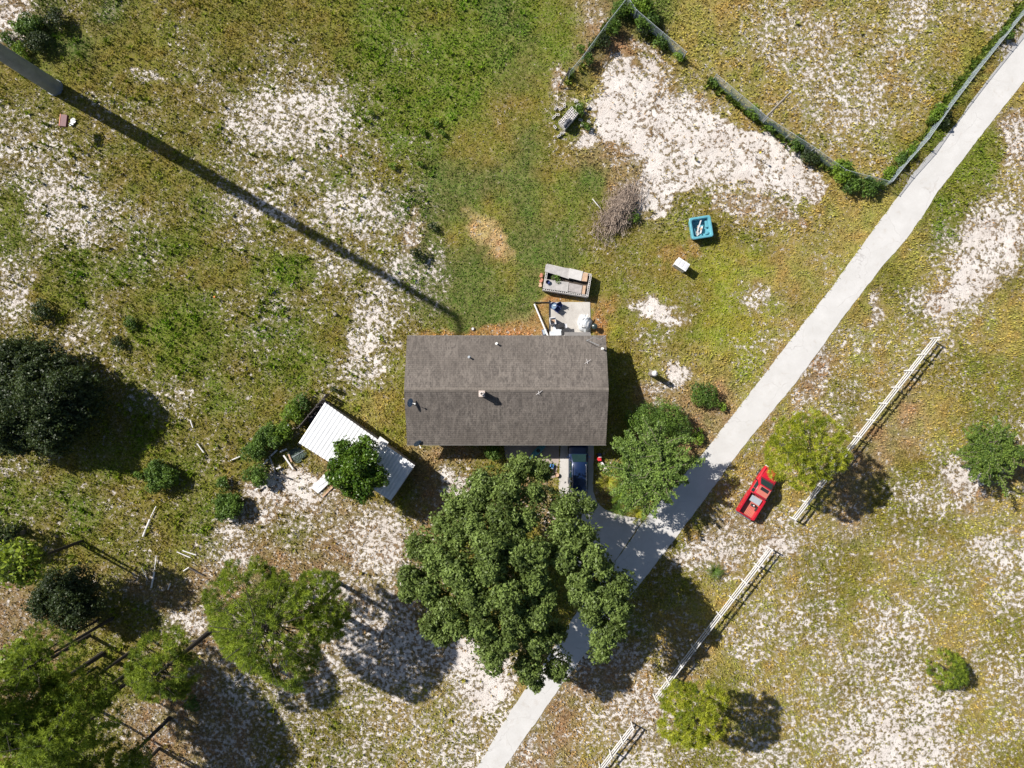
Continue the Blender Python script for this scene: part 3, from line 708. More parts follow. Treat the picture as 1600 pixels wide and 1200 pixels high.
def spray_tree(name, label, cpx, Rp, hc, leafm, nb=150, r0=.2, dens=26, size=.085, droop=.35, bush=1.0):
    """feathery crown: many arching branches with leaflets along them"""
    base = P(cpx[0], cpx[1], hc); base.z = 0; root = thing(name, label, 'tree', base); Rm = Rp / S * (H - hc) / H
    mb = MB(); mb.tube([(0, 0, -.1), (0, 0, hc * .3), (0, 0, hc * .75)], [r0 * 1.3, r0, r0 * .6], 8)
    Pn, Nn = [], []
    for i in range(nb):
        a = i * 2.39996; oa = random.uniform(0, 6.28); orr = Rm * .5 * math.sqrt(random.random()); st = Vector((math.cos(oa) * orr, math.sin(oa) * orr, hc * random.uniform(.45, .95)))
        L_ = Rm * random.uniform(.6, 1.08) * (1 if random.random() < .75 else .6); up = hc * random.uniform(.15, .85)
        L_ *= .60 + .12 * math.sin(3 * a + 1) + .08 * math.sin(7 * a); e = Vector((st.x + math.cos(a) * L_, st.y + math.sin(a) * L_, max(.5, hc * .55 + up * .62 - droop * L_ * .5)))
        m_ = st.lerp(e, .5) + Vector((random.uniform(-.3, .3), random.uniform(-.3, .3), .25 * L_))
        if i % 3 == 0: mb.tube([Vector((0, 0, hc * .4)), st], [r0 * .35, r0 * .15], 5)
        if i % 2 == 0: mb.tube([st, m_, e], [r0 * .2, r0 * .12, .012], 4)
        k = int(L_ * dens * 1.5)
        for j in range(k):
            t = .02 + 1.0 * (j + random.random()) / k; p = (1 - t) ** 2 * st + 2 * t * (1 - t) * m_ + t * t * e
            side = random.gauss(0, .16 * (1.25 - t * .8)); tang = (e - st).normalized(); sv_ = Vector((-tang.y, tang.x, 0))
            Pn.append(p + sv_ * side * L_ * .55 + Vector((random.gauss(0, .05), random.gauss(0, .05), random.gauss(0, .10)))); Nn.append((random.gauss(0, .5), random.gauss(0, .5), 1))
    mb.build('trunk', M_bark, root, True)
    Pn = np.array([tuple(p) for p in Pn]); Nn = np.array(Nn); Nn /= np.linalg.norm(Nn, axis=1)[:, None]
    t = np.clip(.55 + (n3(Pn, 1.1, 77) - .5) + rng.normal(size=len(Pn)) * .25, 0, 1)
    V, t = leaf_quads(Pn, Nn, size, t); np_mesh('crown', V, 4, leafm, root, t); return root
spray_tree('feathery_tree', 'feathery light green tree between the house corner and the road', (1021, 732), 78, 6.4, ACA, 270, .2, 60, .105)
spray_tree('evergreen_tree', 'bristly green evergreen at the right edge of the field', (1562, 708), 60, 4.4, JUN, 190, .16, 60, .095)

def shrub(label, px, py, rp, h, leafm=BUSH, name='shrub', n=5, size=.10, dens=900, group=None, flat=.9, cat='shrub'):
    base = P(px, py, h * .5); base.z = 0; root = thing(name, label, cat, base, 0, group); Rm = rp / S; lob = []
    for i in range(n):
        a = i * 2.4 + random.random(); d = Rm * (.1 + .5 * math.sqrt((i + .3) / n)) if n > 1 else 0; r_ = Rm * random.uniform(.42, .6) if n > 1 else Rm
        lob.append((math.cos(a) * d, math.sin(a) * d, h * (.62 - .2 * d / Rm), r_, min(r_, h * .42)))
    mb = MB()
    for L_ in lob: mb.tube([(L_[0] * .15, L_[1] * .15, -.05), (L_[0], L_[1], L_[2])], [.045, .015], 5)
    mb.build('stem', M_bark, root)
    V, t = leafy(lob, dens, size, random.randint(1, 900)); np_mesh('foliage', V, 4, leafm, root, t); return root
def dome(label, lobes, leafm, size=.075, dens=1500):
    """clipped rounded bush"""
    cx = sum(l_[0] for l_ in lobes) / len(lobes); cy = sum(l_[1] for l_ in lobes) / len(lobes)
    base = P(cx, cy, .8); base.z = 0; root = thing('rounded_bush', label, 'shrub', base); lob = []
    for px, py, rp, h in lobes:
        p = P(px, py, h * .6); lob.append((p.x - base.x, p.y - base.y, h * .5, rp / S * .97, h * .52))
    mb = MB()
    for L_ in lob: mb.tube([(L_[0] * .3, L_[1] * .3, -.05), (L_[0], L_[1], L_[2])], [.06, .02], 5)
    mb.build('stem', M_bark, root); V, t = leafy(lob, dens, size, 33, False); np_mesh('foliage', V, 4, leafm, root, t); return root
dome('wide clipped green bush peeking above the feathery tree', [(1012, 652, 24, 2.5), (1045, 652, 27, 2.7), (1062, 668, 20, 2.3), (990, 658, 16, 2.0), (1030, 665, 26, 2.6)], BUSH)
dome('oval clipped green bush on the lawn beside the road', [(1092, 610, 13, 1.3), (1105, 616, 17, 1.5), (1112, 626, 12, 1.1), (1092, 622, 12, 1.2)], BUSH)
SH = [('small bright bush at the lower right of the oval clipped bush', 1128, 634, 9, .9, LIME, 3), ('bright leafy bush at the right tip of the feathery tree', 1090, 682, 13, 1.0, LIME, 4),
      ('round green bush against the house wall beside the eave', 770, 706, 16, 2.0, BUSH, 4),
      ('dark bushy shrub right of the big shadow at left', 250, 745, 27, 2.0, BUSH, 7), ('low tree seedling near the left stub of the dark shrub', 216, 742, 8, .7, BUSH, 3),
      ('rounded green shrub below the debris hedge', 358, 790, 25, 1.9, BUSH, 7), ('small shrub directly above the rounded shrub', 347, 757, 14, 1.1, BUSH, 4),
      ('lower end bush of the overgrown hedge left of the shed', 400, 742, 22, 2.0, BUSH, 6), ('middle bush of the overgrown hedge left of the shed', 398, 706, 20, 2.1, BUSH, 6),
      ('dense bush in the hedge beside the scattered poles', 420, 683, 24, 2.2, BUSH, 6), ('bright bush in the hedge next to the bare sand strip', 442, 675, 18, 1.8, LIME, 5),
      ('yellow green bush leaning on the dark picket fence', 459, 648, 20, 1.8, LIME, 5), ('topmost dark hedge bush behind the picket fence', 472, 628, 17, 1.4, BUSH, 5),
      ('narrow weed plant at the upper end of the picket fence', 522, 608, 7, 1.0, DARKL, 3),
      ('dark spiky bush with yellow fronds at the left, above the very dark tree', 66, 486, 20, 1.3, DARKL, 5),
      ('low green bush right of the spiky dark bush', 205, 507, 13, .9, BUSH, 4), ('dark low bush in the field above the very dark tree', 185, 538, 13, .9, DARKL, 4),
      ('bright bush in the top left corner above the steel pole', 45, 40, 22, 1.5, BUSH, 6), ('dark bush in the top left corner, rightmost', 88, 28, 18, 1.6, DARKL, 5),
      ('dark leafy bush touching the steel pole in the top left corner', 58, 65, 20, 1.6, DARKL, 6), ('lime bush beside the steel pole at the left edge', 32, 80, 14, 1.1, LIME, 4),
      ('tiny bush on the sandy spot in the top left corner', 20, 37, 9, .7, LIME, 3), ('low bush at the left edge above the steel pole', 12, 62, 12, .9, BUSH, 4),
      ('dark weed shrub alone on the mown lawn near the pole shadow', 677, 353, 9, .7, DARKL, 3), ('thin scraggly sapling beside the tip of the pole shadow', 652, 396, 12, 1.6, DARKL, 3),
      ('low shrub under the mid green pine, right side', 300, 1100, 14, 1.2, BUSH, 4), ('shrub in the pine shade at the bottom edge', 205, 1190, 20, 1.4, DARKL, 5),
      ('vine covered clump at the top end of the left wire fence', 968, 14, 14, 1.9, BUSH, 5), ('vine clump on the left wire fence, second from the top edge', 960, 42, 13, 1.7, BUSH, 5),
      ('dark vine clump half way along the left wire fence', 944, 62, 13, 1.6, DARKL, 5), ('small vine clump low on the left wire fence', 918, 92, 12, 1.4, BUSH, 4),
      ('green sprig bush outside the left wire fence', 908, 76, 8, .9, LIME, 3),
      ('tall vine mass at the top edge between the two wire fences', 1000, 10, 22, 2.0, LIME, 7), ('leafy vine mass just below the top edge vine mass', 1010, 34, 18, 1.8, BUSH, 6),
      ('dark vine clump on the upper stretch of the middle wire fence', 1003, 46, 12, 1.4, DARKL, 4), ('vine clump midway on the upper stretch of the middle wire fence', 1032, 66, 13, 1.3, BUSH, 4),
      ('vine clump at the lower tip of the upper middle fence stretch', 1060, 88, 9, 1.0, LIME, 3), ('vine clump at the gate opening of the middle wire fence', 1114, 128, 9, 1.0, BUSH, 3),
      ('vine clump on the middle wire fence above the wooden pole', 1178, 176, 13, 1.2, LIME, 4), ('small vine clump at the foot of the wooden pole', 1205, 200, 10, .9, BUSH, 4),
      ('vine clump on the middle wire fence below the wooden pole', 1248, 226, 14, 1.2, BUSH, 5), ('dark vine clump next along the middle wire fence', 1266, 246, 14, 1.2, DARKL, 5),
      ('big vine mass near the corner of the wire fence by the road', 1316, 268, 20, 1.8, LIME, 7), ('dark vine mass beside the big one at the fence corner', 1332, 288, 16, 1.5, BUSH, 5),
      ('low vine mass filling the fence corner by the road', 1358, 292, 17, 1.4, BUSH, 6), ('vine clump on the roadside wire fence nearest its corner', 1388, 272, 11, 1.1, LIME, 4),
      ('vine clump on the roadside wire fence, second from its corner', 1408, 250, 12, 1.1, BUSH, 4), ('vine clump on the roadside wire fence, third from its corner', 1424, 238, 11, 1.0, LIME, 4),
      ('rounded vine bush halfway up the roadside wire fence', 1466, 178, 16, 1.6, LIME, 5), ('dark vine bush hanging on the roadside fence beside the rounded one', 1476, 186, 13, 1.4, DARKL, 4),
      ('vine clump near the top right corner on the roadside fence', 1572, 52, 12, 1.2, BUSH, 4),
      ('green weed bush in front of the block pile', 904, 172, 12, .9, BUSH, 4), ('small weed bush right of the block pile', 915, 197, 9, .7, BUSH, 3),
      ('dark green weed clump against the brush pile', 988, 338, 12, .8, BUSH, 4),
      ('tall weed clump on the field edge above the block planter, left of the mown line', 690, 208, 7, .6, LIME, 3), ('low weed clump just above the mown line end', 680, 190, 9, .6, LIME, 3),
      ('round weed clump in the field left of the mown line', 661, 205, 7, .6, LIME, 3), ('weed clump by the bare sand in the upper middle field', 579, 176, 7, .7, LIME, 3),
      ('small weed clump right of the orange marker', 614, 258, 8, .6, LIME, 3), ('weed clump right of the small round one below the mown line', 657, 255, 6, .5, LIME, 3),
      ('dark bush under the left branches of the driveway oak', 858, 765, 9, .9, DARKL, 3)]
for lb, px, py, rp, h, lm, n_ in SH: shrub(lb, px, py, rp, h, lm, n=n_)

def rosette(label, px, py, rp, h, leafm, n=16, name='palm', wid=.05, group=None, cat='palm'):
    base = P(px, py, h * .4); base.z = 0; root = thing(name, label, cat, base, 0, group)
    Rm = rp / S; V = []
    MB().tube([(0, 0, -.05), (0, 0, h * .4)], [.09, .07], 7).build('stem', M_bark, root)
    T = []
    for i in range(n):
        a = 2 * math.pi * i / n + random.uniform(-.15, .15); L_ = Rm * random.uniform(.75, 1.1); hz = h * random.uniform(.5, 1)
        prev = np.array([0, 0, h * .4]); tn_ = random.random()
        for j in range(7):
            t = (j + 1) / 7; p = np.array([math.cos(a) * L_ * t, math.sin(a) * L_ * t, h * .4 + hz * math.sin(t * 2.3) * .6])
            sv_ = np.array([-math.sin(a), math.cos(a), 0]); dv = (p - prev)
            for sgn in (-1, 1):
                for q_ in (.25, .75):
                    o_ = prev + dv * q_; V += [o_ - dv * .12, o_ + dv * .12, o_ + dv * .5 + sv_ * sgn * Rm * .28 * (1.1 - t * .6) + np.array([0, 0, -.05])]; T.append(min(1, max(0, tn_ + random.uniform(-.2, .2))))
            V += [prev + sv_ * .02, prev - sv_ * .02, p]; T.append(tn_); prev = p
    np_mesh('fronds', np.array(V), 3, leafm, root, np.array(T)); return root
rosette('small green palm on bare sand beside the long rail fence', 1116, 892, 15, .9, BUSH, 20)
rosette('yellow frond palm nearest the rear of the dark blue vehicle', 950, 752, 22, 1.3, YELL, 14)
rosette('yellow green palm left of the feathery tree trunk', 968, 772, 22, 1.4, LIME, 14)
rosette('bright yellow palm at the lower tip of the driveway island', 998, 800, 20, 1.0, YELL, 14)
rosette('shaded green palm in the driveway island', 966, 796, 16, .8, BUSH, 12)

# ------------------------------------------------------------------ house
def roof_mat():
    g = NG('brown_shingles'); tc = g.n('TexCoord').outputs['Object']
    mp = g.n('Mapping'); g.l(tc, mp.inputs[0]); mp.inputs['Scale'].default_value = (3.2, .9, 1)
    n1 = g.noise(1.0, 6, .7, mp.outputs[0], 1.2); n2 = g.noise(14, 3, .6, tc); n3_ = g.noise(.35, 4, .6, tc)
    br = g.n('TexBrick'); g.l(tc, br.inputs['Vector']); br.inputs['Scale'].default_value = 1.0
    br.inputs['Brick Width'].default_value = .36; br.inputs['Row Height'].default_value = .20; br.inputs['Mortar Size'].default_value = .018
    br.inputs['Color1'].default_value = (.134, .114, .100, 1); br.inputs['Color2'].default_value = (.066, .056, .050, 1); br.inputs['Mortar'].default_value = (.05, .045, .042, 1)
    c = g.mix(g.ramp(n1, .42, .60, 0, .75), br.outputs['Color'], (.195, .170, .150)); c = g.mix(g.ramp(n3_, .4, .65, 0, .5), c, (.068, .057, .049))
    c = g.mix(g.ramp(n2, .35, .65, 0, .5), c, (.088, .074, .064))
    g.l(c, g.b.inputs['Base Color']); g.b.inputs['Roughness'].default_value = .92
    g.bump(g.math('ADD', n2, g.math('MULTIPLY', br.outputs['Fac'], -.6)), .6, .03); return g.m
M_roof = roof_mat()
X0, X1, YN, YS = -10.25, 9.17, 4.69, -5.94; YR = -.55; ZE, ZR = 2.9, 4.85
hx, hy = (X0 + X1) / 2, (YN + YS) / 2
house = thing('house', 'long low house with a brown shingle gable roof', 'house', (hx, hy, 0))
def L(x, y, z): return (x - hx, y - hy, z)
mb = MB(); i_ = .45
for (a_, b_) in (((X0 + i_, YN - i_), (X1 - i_, YN - i_)), ((X0 + i_, YS + 1.1), (X1 - i_, YS + 1.1))):
    mb.box(L((a_[0] + b_[0]) / 2, a_[1], 1.42), (b_[0] - a_[0], .2, 2.85))
for x in (X0 + i_, X1 - i_):
    yS = YS + 1.1; z_at = lambda y: ZE + (ZR - ZE) * (1 - abs(y - YR) / (YN - YR)) - .14
    pts = [(yS + .1, 0), (YN - i_ - .1, 0), (YN - i_ - .1, z_at(YN - i_)), (YR, ZR - .2), (yS + .1, z_at(yS))]
    vs_ = [L(x - .1, y, z) for y, z in pts] + [L(x + .1, y, z) for y, z in pts]
    mb.add(vs_, [tuple(range(5))[::-1], tuple(range(5, 10))] + [(k, (k + 1) % 5, 5 + (k + 1) % 5, 5 + k) for k in range(5)])
mb.build('wall', M_wallp, house)
mb = MB(); th = .14; NSX = 40
for (ye, s_) in ((YN, 1), (YS, -1)):
    vs_ = []; nyr = 6
    for j in range(nyr + 1):
        for i in range(NSX + 1):
            t = j / nyr; x = X0 + (X1 - X0) * i / NSX; y = ye + (YR - ye) * t
            z = ZE + (ZR - ZE) * t + (.025 * math.sin(i * .9 + j * 2) * math.sin(t * math.pi) + .012 * random.uniform(-1, 1) if 0 < j < nyr else 0)
            vs_.append(L(x, y, z))
    W = NSX + 1; mb.add(vs_, [(j * W + i, j * W + i + 1, (j + 1) * W + i + 1, (j + 1) * W + i) for j in range(nyr) for i in range(NSX)])
    e = [L(X0, ye, ZE), L(X1, ye, ZE), L(X1, YR, ZR), L(X0, YR, ZR)]; lo = [(p[0], p[1], p[2] - th) for p in e]
    mb.add(e + lo, [(0, 1, 5, 4), (1, 2, 6, 5), (3, 0, 4, 7), (4, 5, 6, 7)])
roof = mb.build('roof', M_roof, house, fix=False)
mb = MB(); n_ = 64
for k in range(n_):
    x = X0 + (X1 - X0) * (k + .5) / n_; ln = (X1 - X0) / n_ * .97
    mb.add([L(x - ln / 2, YR - .20, ZR - .045), L(x + ln / 2, YR - .20, ZR - .045), L(x + ln / 2, YR, ZR + .03), L(x - ln / 2, YR, ZR + .03), L(x + ln / 2, YR + .20, ZR - .045), L(x - ln / 2, YR + .20, ZR - .045)],
           [(0, 1, 2, 3), (3, 2, 4, 5)])
mb.build('ridge_cap', mat('ridge_shingles', (.140, .120, .104), .9, var=.3, scale=3), roof, fix=False)
mb = MB()
for yy in (YN + .03, YS - .03): MB().box(L((X0 + X1) / 2, yy, ZE - .12), (X1 - X0 + .1, .05, .2)).build('gutter', mat('brown_gutter', (.16, .15, .14), .6), roof)
pr = MB(); p0, p1 = P(882, 519, 2.6), P(922, 519, 2.6)
pr.add([L(p0.x, p0.y, 2.6), L(p1.x, p0.y, 2.6), L(p1.x, YN + .065, 2.74), L(p0.x, YN + .065, 2.74), L(p0.x, p0.y, 2.5), L(p1.x, p0.y, 2.5), L(p1.x, YN + .065, 2.64), L(p0.x, YN + .065, 2.64)],
       [(0, 1, 2, 3), (0, 1, 5, 4), (1, 2, 6, 5), (3, 0, 4, 7), (4, 5, 6, 7), (2, 3, 7, 6)])
pr.build('porch_roof', mat('grey_porch_roof', (.17, .16, .155), .9, var=.2), house)
for xx in (p0.x + .1, p1.x - .1): MB().box(L(xx, p0.y - .25, 1.25), (.1, .1, 2.5)).build('post', M_trim, house)
# chimney
c = P(753, 615, 5.5); ch = MB(); ch.box(L(c.x, c.y, 4.95), (.46, .46, 1.6)); ch.box(L(c.x, c.y, 5.79), (.58, .58, .1)); ch.build('chimney', mat('pale_brick', (.50, .42, .38), .9, var=.25, scale=8), roof)
MB().lathe([(.17, 0), (.17, .22), (.12, .22), (.12, .02)], 12, L(c.x, c.y, 5.84)).build('flue', M_block, roof)
def roofz(y): return ZE + (ZR - ZE) * (1 - abs(y - YR) / ((YN - YR) if y > YR else (YR - YS)))
for (px, py, m_) in ((776, 537, M_trim), (733, 558, M_galv), (941, 545, M_trim), (756, 612, M_black)):
    p = P(px, py, 3.6); z = roofz(p.y); p = P(px, py, z); z = roofz(p.y)
    MB().lathe([(.14, -.05), (.14, .03), (.07, .05), (.07, .42), (.10, .42), (.10, .5), (0, .5)], 12, L(p.x, p.y, z)).build('vent_pipe', m_, roof, True)
def dish(px, py, h, r_, az, arm):
    p = P(px, py, h); mb = MB(); q_ = Vector((math.cos(az), math.sin(az), .62)).normalized(); u, v = frame(q_); rings = []
    cc_ = Vector(L(p.x, p.y, h))
    for rr, dd in ((0.01, 0), (.4, .02), (.75, .06), (1, .11)):
        rings.append([cc_ + (u * math.cos(a) + v * math.sin(a)) * r_ * rr + q_ * dd * r_ * 1.6 for a in [2 * math.pi * k / 18 for k in range(18)]])
    mb.loft(rings); d_ = mb.build('satellite_dish', M_dish, house, True)
    zb = roofz(p.y) if YS < p.y < YN else 2.6
    MB().tube([cc_, (cc_.x - q_.x * .2, cc_.y - q_.y * .2, zb - .05)], .03, 6).build('mast', M_galv, d_)
    MB().tube([cc_ - Vector((0, 0, r_ * .8)), cc_ + q_ * r_ * 1.5 - Vector((0, 0, r_ * .3))], .025, 5).box(cc_ + q_ * r_ * 1.5 - Vector((0, 0, r_ * .3)), (.12, .12, .12)).build('feed_arm', M_trim, d_)
dish(640, 629, 4.9, .42, -.2, 0); dish(652, 692, 3.1, .42, -.9, 0)
p = P(918, 532, 4.0); a_ = MB().tube([L(p.x, p.y, roofz(p.y) - .05), L(p.x, p.y, 4.3)], .03, 6)
a_.tube([L(p.x - .1, p.y + .05, 4.1), L(p.x + 1.1, p.y - .5, 4.2)], .02, 5); a_.tube([L(p.x, p.y, 4.25), L(p.x + .5, p.y + .3, 4.2), L(p.x + 1.2, p.y + .1, 4.15), L(p.x + 1.8, p.y + .5, 4.1)], .015, 5)
a_.build('antenna', M_galv, house)
for px, py in ((918, 566), (842, 614)):
    p = P(px, py, 3.8); z = roofz(p.y) + .07; MB().tube([L(p.x - .3, p.y - .15, z), L(p.x + .3, p.y + .25, z + .1)], .018, 5).tube([L(p.x - .1, p.y + .3, z), L(p.x - .02, p.y - .15, z + .1)], .018, 5).build('roof_bracket', M_bleach, roof)
for x in (-8, -5, -1, 3.0):
    for y, s_ in ((YS + 1.0, -1), (YN - i_ + .1, 1)):
        w_ = MB().box(L(x, y + s_ * .02, 1.6), (1.3, .06, 1.1)).build('window', M_trim, house); MB().box(L(x, y + s_ * .055, 1.6), (1.14, .02, .94)).build('pane', M_glass, w_)
dr = MB().box(L(0.8, YS + .97, 1.05), (.95, .06, 2.05)).build('door', M_brick, house)
gd = MB()
for k in range(4): gd.box(L(6.9, YS + .96, .3 + k * .56), (2.7, .06, .54))
gd.build('garage_door', M_trim, house)

# ------------------------------------------------------------------ white metal shed
hs = 2.6; A_, B_ = P(508, 629, hs), P(466, 692, hs); C_, D_ = P(648, 727, hs), P(610, 783, hs)
shed = thing('shed', 'long shed with a ribbed white metal roof', 'shed', ((A_ + D_) / 2).to_tuple()[:2] + (0,))
so = Vector(((A_.x + D_.x) / 2, (A_.y + D_.y) / 2, 0))
def shed_part(t0, t1, dz, nrib):
    a, b, c_, d_ = A_.lerp(C_, t0), A_.lerp(C_, t1), B_.lerp(D_, t1), B_.lerp(D_, t0)
    def q_(u, v, z=0): p = a.lerp(b, u).lerp(d_.lerp(c_, u), v) - so; p.z = hs + dz + z - .18 * v; return p
    mb = MB(); N = nrib * 4
    prof = lambda i: .035 if i % 4 in (1, 2) else 0
    top = [q_(i / N, v, prof(i)) for v in (0, 1) for i in range(N + 1)]; bot = [q_(i / N, v, -.05) for v in (0, 1) for i in range(N + 1)]
    W = N + 1; mb.add(top + bot, [(i, i + 1, W + i + 1, W + i) for i in range(N)] + [(2 * W + i + 1, 2 * W + i, 3 * W + i, 3 * W + i + 1) for i in range(N)] +
                      [(i, 2 * W + i, 2 * W + i + 1, i + 1) for i in range(N)] + [(W + i, W + i + 1, 3 * W + i + 1, 3 * W + i) for i in range(N)] + [(0, W, 3 * W, 2 * W), (N, 2 * W + N, 3 * W + N, W + N)])
    return mb.build('roof', M_wmetal, shed, fix=False), q_
r1, q1 = shed_part(0, .635, .05, 17); r2, q2 = shed_part(.637, 1.0, -.03, 11)
pn = [q1(.93, -.09, .07), q1(1.08, -.09, .07), q1(1.08, .13, .07), q1(.93, .13, .07)]
MB().add(pn + [p - Vector((0, 0, .03)) for p in pn], [(0, 1, 2, 3), (4, 5, 6, 7), (0, 1, 5, 4), (1, 2, 6, 5), (2, 3, 7, 6), (3, 0, 4, 7)]).build('roof_patch', M_white, shed)
mb = MB(); cn = [q1(.02, .06), q2(.98, .06), q2(.98, .94), q1(.02, .94)]
for k in range(4):
    a, b = cn[k], cn[(k + 1) % 4]
    if k == 3: continue
    d_ = (b - a); ang = math.atan2(d_.y, d_.x); m_ = (a + b) / 2; mb.box((m_.x, m_.y, 1.18), (d_.length - .1, .06, 2.36), ang)
mb.build('wall', M_dshed, shed)
for u in (0, 1):
    for q_, uu in ((q1, .02), (q1, .9)):
        p = q_(uu, .04 + .92 * u); MB().box((p.x, p.y, 1.2), (.12, .12, 2.4)).build('post', M_dwood, shed)

# ------------------------------------------------------------------ steel transmission pole (top stands outside the frame)
b = P(86, 137); tp = thing('steel_pole', 'huge grey steel pole entering at the top left, casting the long diagonal shadow', 'pole', b)
MB().tube([(0, 0, -.2), (0, 0, 20), (0, 0, 41)], [.78, .58, .36], 24).build('shaft', M_pole, tp, True)
MB().lathe([(.84, -.05), (.84, .08), (.76, .1)], 24).build('base_plate', M_pole, tp, True)
MB().tube([(0, 0, 40.8), (0.03, -.9, 41.2), (.05, -2.3, 41.1)], [.30, .26, .18], 10).build('arm', M_pole, tp, True)
for k in range(24):
    if k % 6 == 0: MB().lathe([(.06, 0), (.11, .1), (.06, .2), (.11, .3), (.06, .4), (.11, .5), (.05, .6)], 10, (.05, -2.05 + k * .005, 40.4 - k * .03)).build('insulator', M_black, tp, True) if k == 0 else None
# wooden pole by the middle wire fence
b = P(1190, 191); wp = thing('wooden_pole', 'bare grey wooden pole rising from the middle wire fence', 'pole', b)
MB().tube([(0, 0, -.2), (0, 0, 3.5), (0.05, 0.02, 7.1)], [.13, .11, .09], 10).build('shaft', M_wood, wp, True)
MB().tube([(0.05, .02, 7.1), (.05, .02, 7.22)], [.10, .06], 8).build('cap', M_galv, wp)

# ------------------------------------------------------------------ white rail fences
def rail_fence(label, p0, p1, n):
    a, b = P(*p0), P(*p1); root = thing('rail_fence', label, 'fence', a, 0, 'white three rail fences along the road'); d = b - a; ang = math.atan2(d.y, d.x)
    for i in range(n + 1):
        p = d * (i / n) + Vector((random.uniform(-.03, .03), random.uniform(-.03, .03), 0)); h_ = 1.55 + random.uniform(-.03, .03)
        pm = MB(); pm.box((p.x, p.y, h_ / 2), (.13, .13, h_), ang); pm.add([(p.x + sx * .08, p.y + sy * .08, h_) for sx, sy in ((-1, -1), (1, -1), (1, 1), (-1, 1))] + [(p.x, p.y, h_ + .07)], [(0, 1, 4), (1, 2, 4), (2, 3, 4), (3, 0, 4), (3, 2, 1, 0)])
        pm.build('post', M_white, root)
    off = Vector((-d.y, d.x, 0)).normalized() * .085
    for z in (.42, .86, 1.30):
        for i in range(n):
            q0 = d * (i / n) + off; q1_ = d * ((i + 1) / n) + off; m_ = (q0 + q1_) / 2
            tilt = random.uniform(-.006, .006)
            MB().box((m_.x, m_.y, z + random.uniform(-.015, .015)), ((q1_ - q0).length - .015, .05, .15), M=Matrix.Rotation(ang, 4, 'Z') @ Matrix.Rotation(tilt, 4, 'Y')).build('rail', M_white, root)
    return root
rail_fence('longest white rail fence, passing under the bright pine beside the red pickup', (1453, 529), (1234, 808), 11)
rail_fence('middle white rail fence, partly in the big oak shadow', (1198, 854), (1021, 1084), 9)
rail_fence('short white rail fence cut off by the bottom edge', (986, 1128), (920, 1214), 4)

# ------------------------------------------------------------------ chain link fences
M_wire = mat('fence_wire', (.46, .55, .62), .5, .0, var=.15)
def link_fence(label, line, h=1.75, name='wire_fence'):
    pts = [P(*p) for p in line]; o = pts[0]; root = thing(name, label, 'fence', o, 0, 'chain link fences'); rail = MB(); wire = MB()
    for i in range(len(pts) - 1):
        a, b = pts[i] - o, pts[i + 1] - o; d = b - a; L_ = d.length; n = max(1, round(L_ / 2.8)); dn = d / L_
        for k in range(n + (1 if i == len(pts) - 2 else 0)):
            p = a + d * (k / n); MB().tube([(p.x, p.y, -.1), (p.x, p.y, h + .05)], .04, 7).build('post', M_galv, root)
        rail.tube([a + Vector((0, 0, h)), b + Vector((0, 0, h))], .020, 6)
        sp = .13; m_ = int((L_ + h) / sp); nrm = Vector((-dn.y, dn.x, 0)) * .006
        for k in range(m_):
            for sg in (1, -1):
                s0 = k * sp; x0, z0, x1, z1 = s0 - h, 0, s0, h
                if x0 < 0: z0 = -x0; x0 = 0
                if x1 > L_: z1 = h - (x1 - L_); x1 = L_
                if x1 - x0 < .05: continue
                if sg < 0: x0, x1 = L_ - x0, L_ - x1
                pa = a + dn * x0 + Vector((0, 0, z0 * .98 + .03)); pb = a + dn * x1 + Vector((0, 0, z1 * .98 + .03)); t_ = .013
                wire.add([pa + Vector((0, 0, t_)) + nrm * sg, pa - Vector((0, 0, t_)) + nrm * sg, pb - Vector((0, 0, t_)) + nrm * sg, pb + Vector((0, 0, t_)) + nrm * sg], [(0, 1, 2, 3)])
    rail.build('top_rail', M_galv, root); wire.build('wire_mesh', M_wire, root, fix=False); return root
link_fence('wire fence running up from its end post near the block pile to the top edge', [(888, 124), (910, 98), (945, 50), (972, 16), (985, -14)])
link_fence('upper stretch of the middle wire fence, ending at the gate opening', [(975, 8), (990, 30), (1030, 64), (1066, 94)])
link_fence('middle wire fence from the gate opening past the wooden pole to the roadside corner', [(1112, 128), (1190, 194), (1262, 240), (1310, 274), (1380, 292)])
link_fence('wire fence along the left side of the road, in the upper right', [(1380, 292), (1402, 264), (1436, 226), (1472, 174), (1516, 116), (1556, 66), (1600, 12), (1640, -40)])
MB()
t = thing('fence_brace', 'dark leaning wooden brace at the lower end post of the left wire fence', 'brace', P(874, 137))
e = P(889, 110, 1.9) - P(874, 137); MB().tube([(0, 0, 0), e], .06, 7).build('beam', M_dwood, t)
e2 = P(887, 120) - P(874, 137); MB().tube([e2 + Vector((0, 0, -.1)), e2 + Vector((0, 0, 2.0))], .07, 7).build('post', M_dwood, t)
# dark picket fence by the shed
a, b = P(515, 616), P(472, 667); pf = thing('picket_fence', 'dark weathered picket fence beside the white shed roof', 'fence', a)
d = b - a; ang = math.atan2(d.y, d.x); n = 13
for z in (.35, .85, 1.35): MB().box((d.x / 2, d.y / 2, z), (d.length, .05, .12), ang).build('rail', M_dwood, pf)
for i in range(n + 1):
    p = d * (i / n); 
    if i % 4 == 0 or i == n: MB().box((p.x, p.y, .8), (.11, .11, 1.6), ang).build('post', M_dwood, pf)
pk = MB()
for i in range(26):
    p = d * ((i + .5) / 26) + Vector((-d.y, d.x, 0)).normalized() * .06
    if i in (3, 9, 17): continue
    pk.box((p.x, p.y, .76), (.12, .025, 1.45), ang)
pk.build('picket', M_dwood, pf)
gsht = [P(505, 622), P(517, 632), P(488, 664), P(478, 657)]; gsh = MB(); o = gsht[0]
cx_ = sum((p.x for p in gsht)) / 4; cy_ = sum((p.y for p in gsht)) / 4
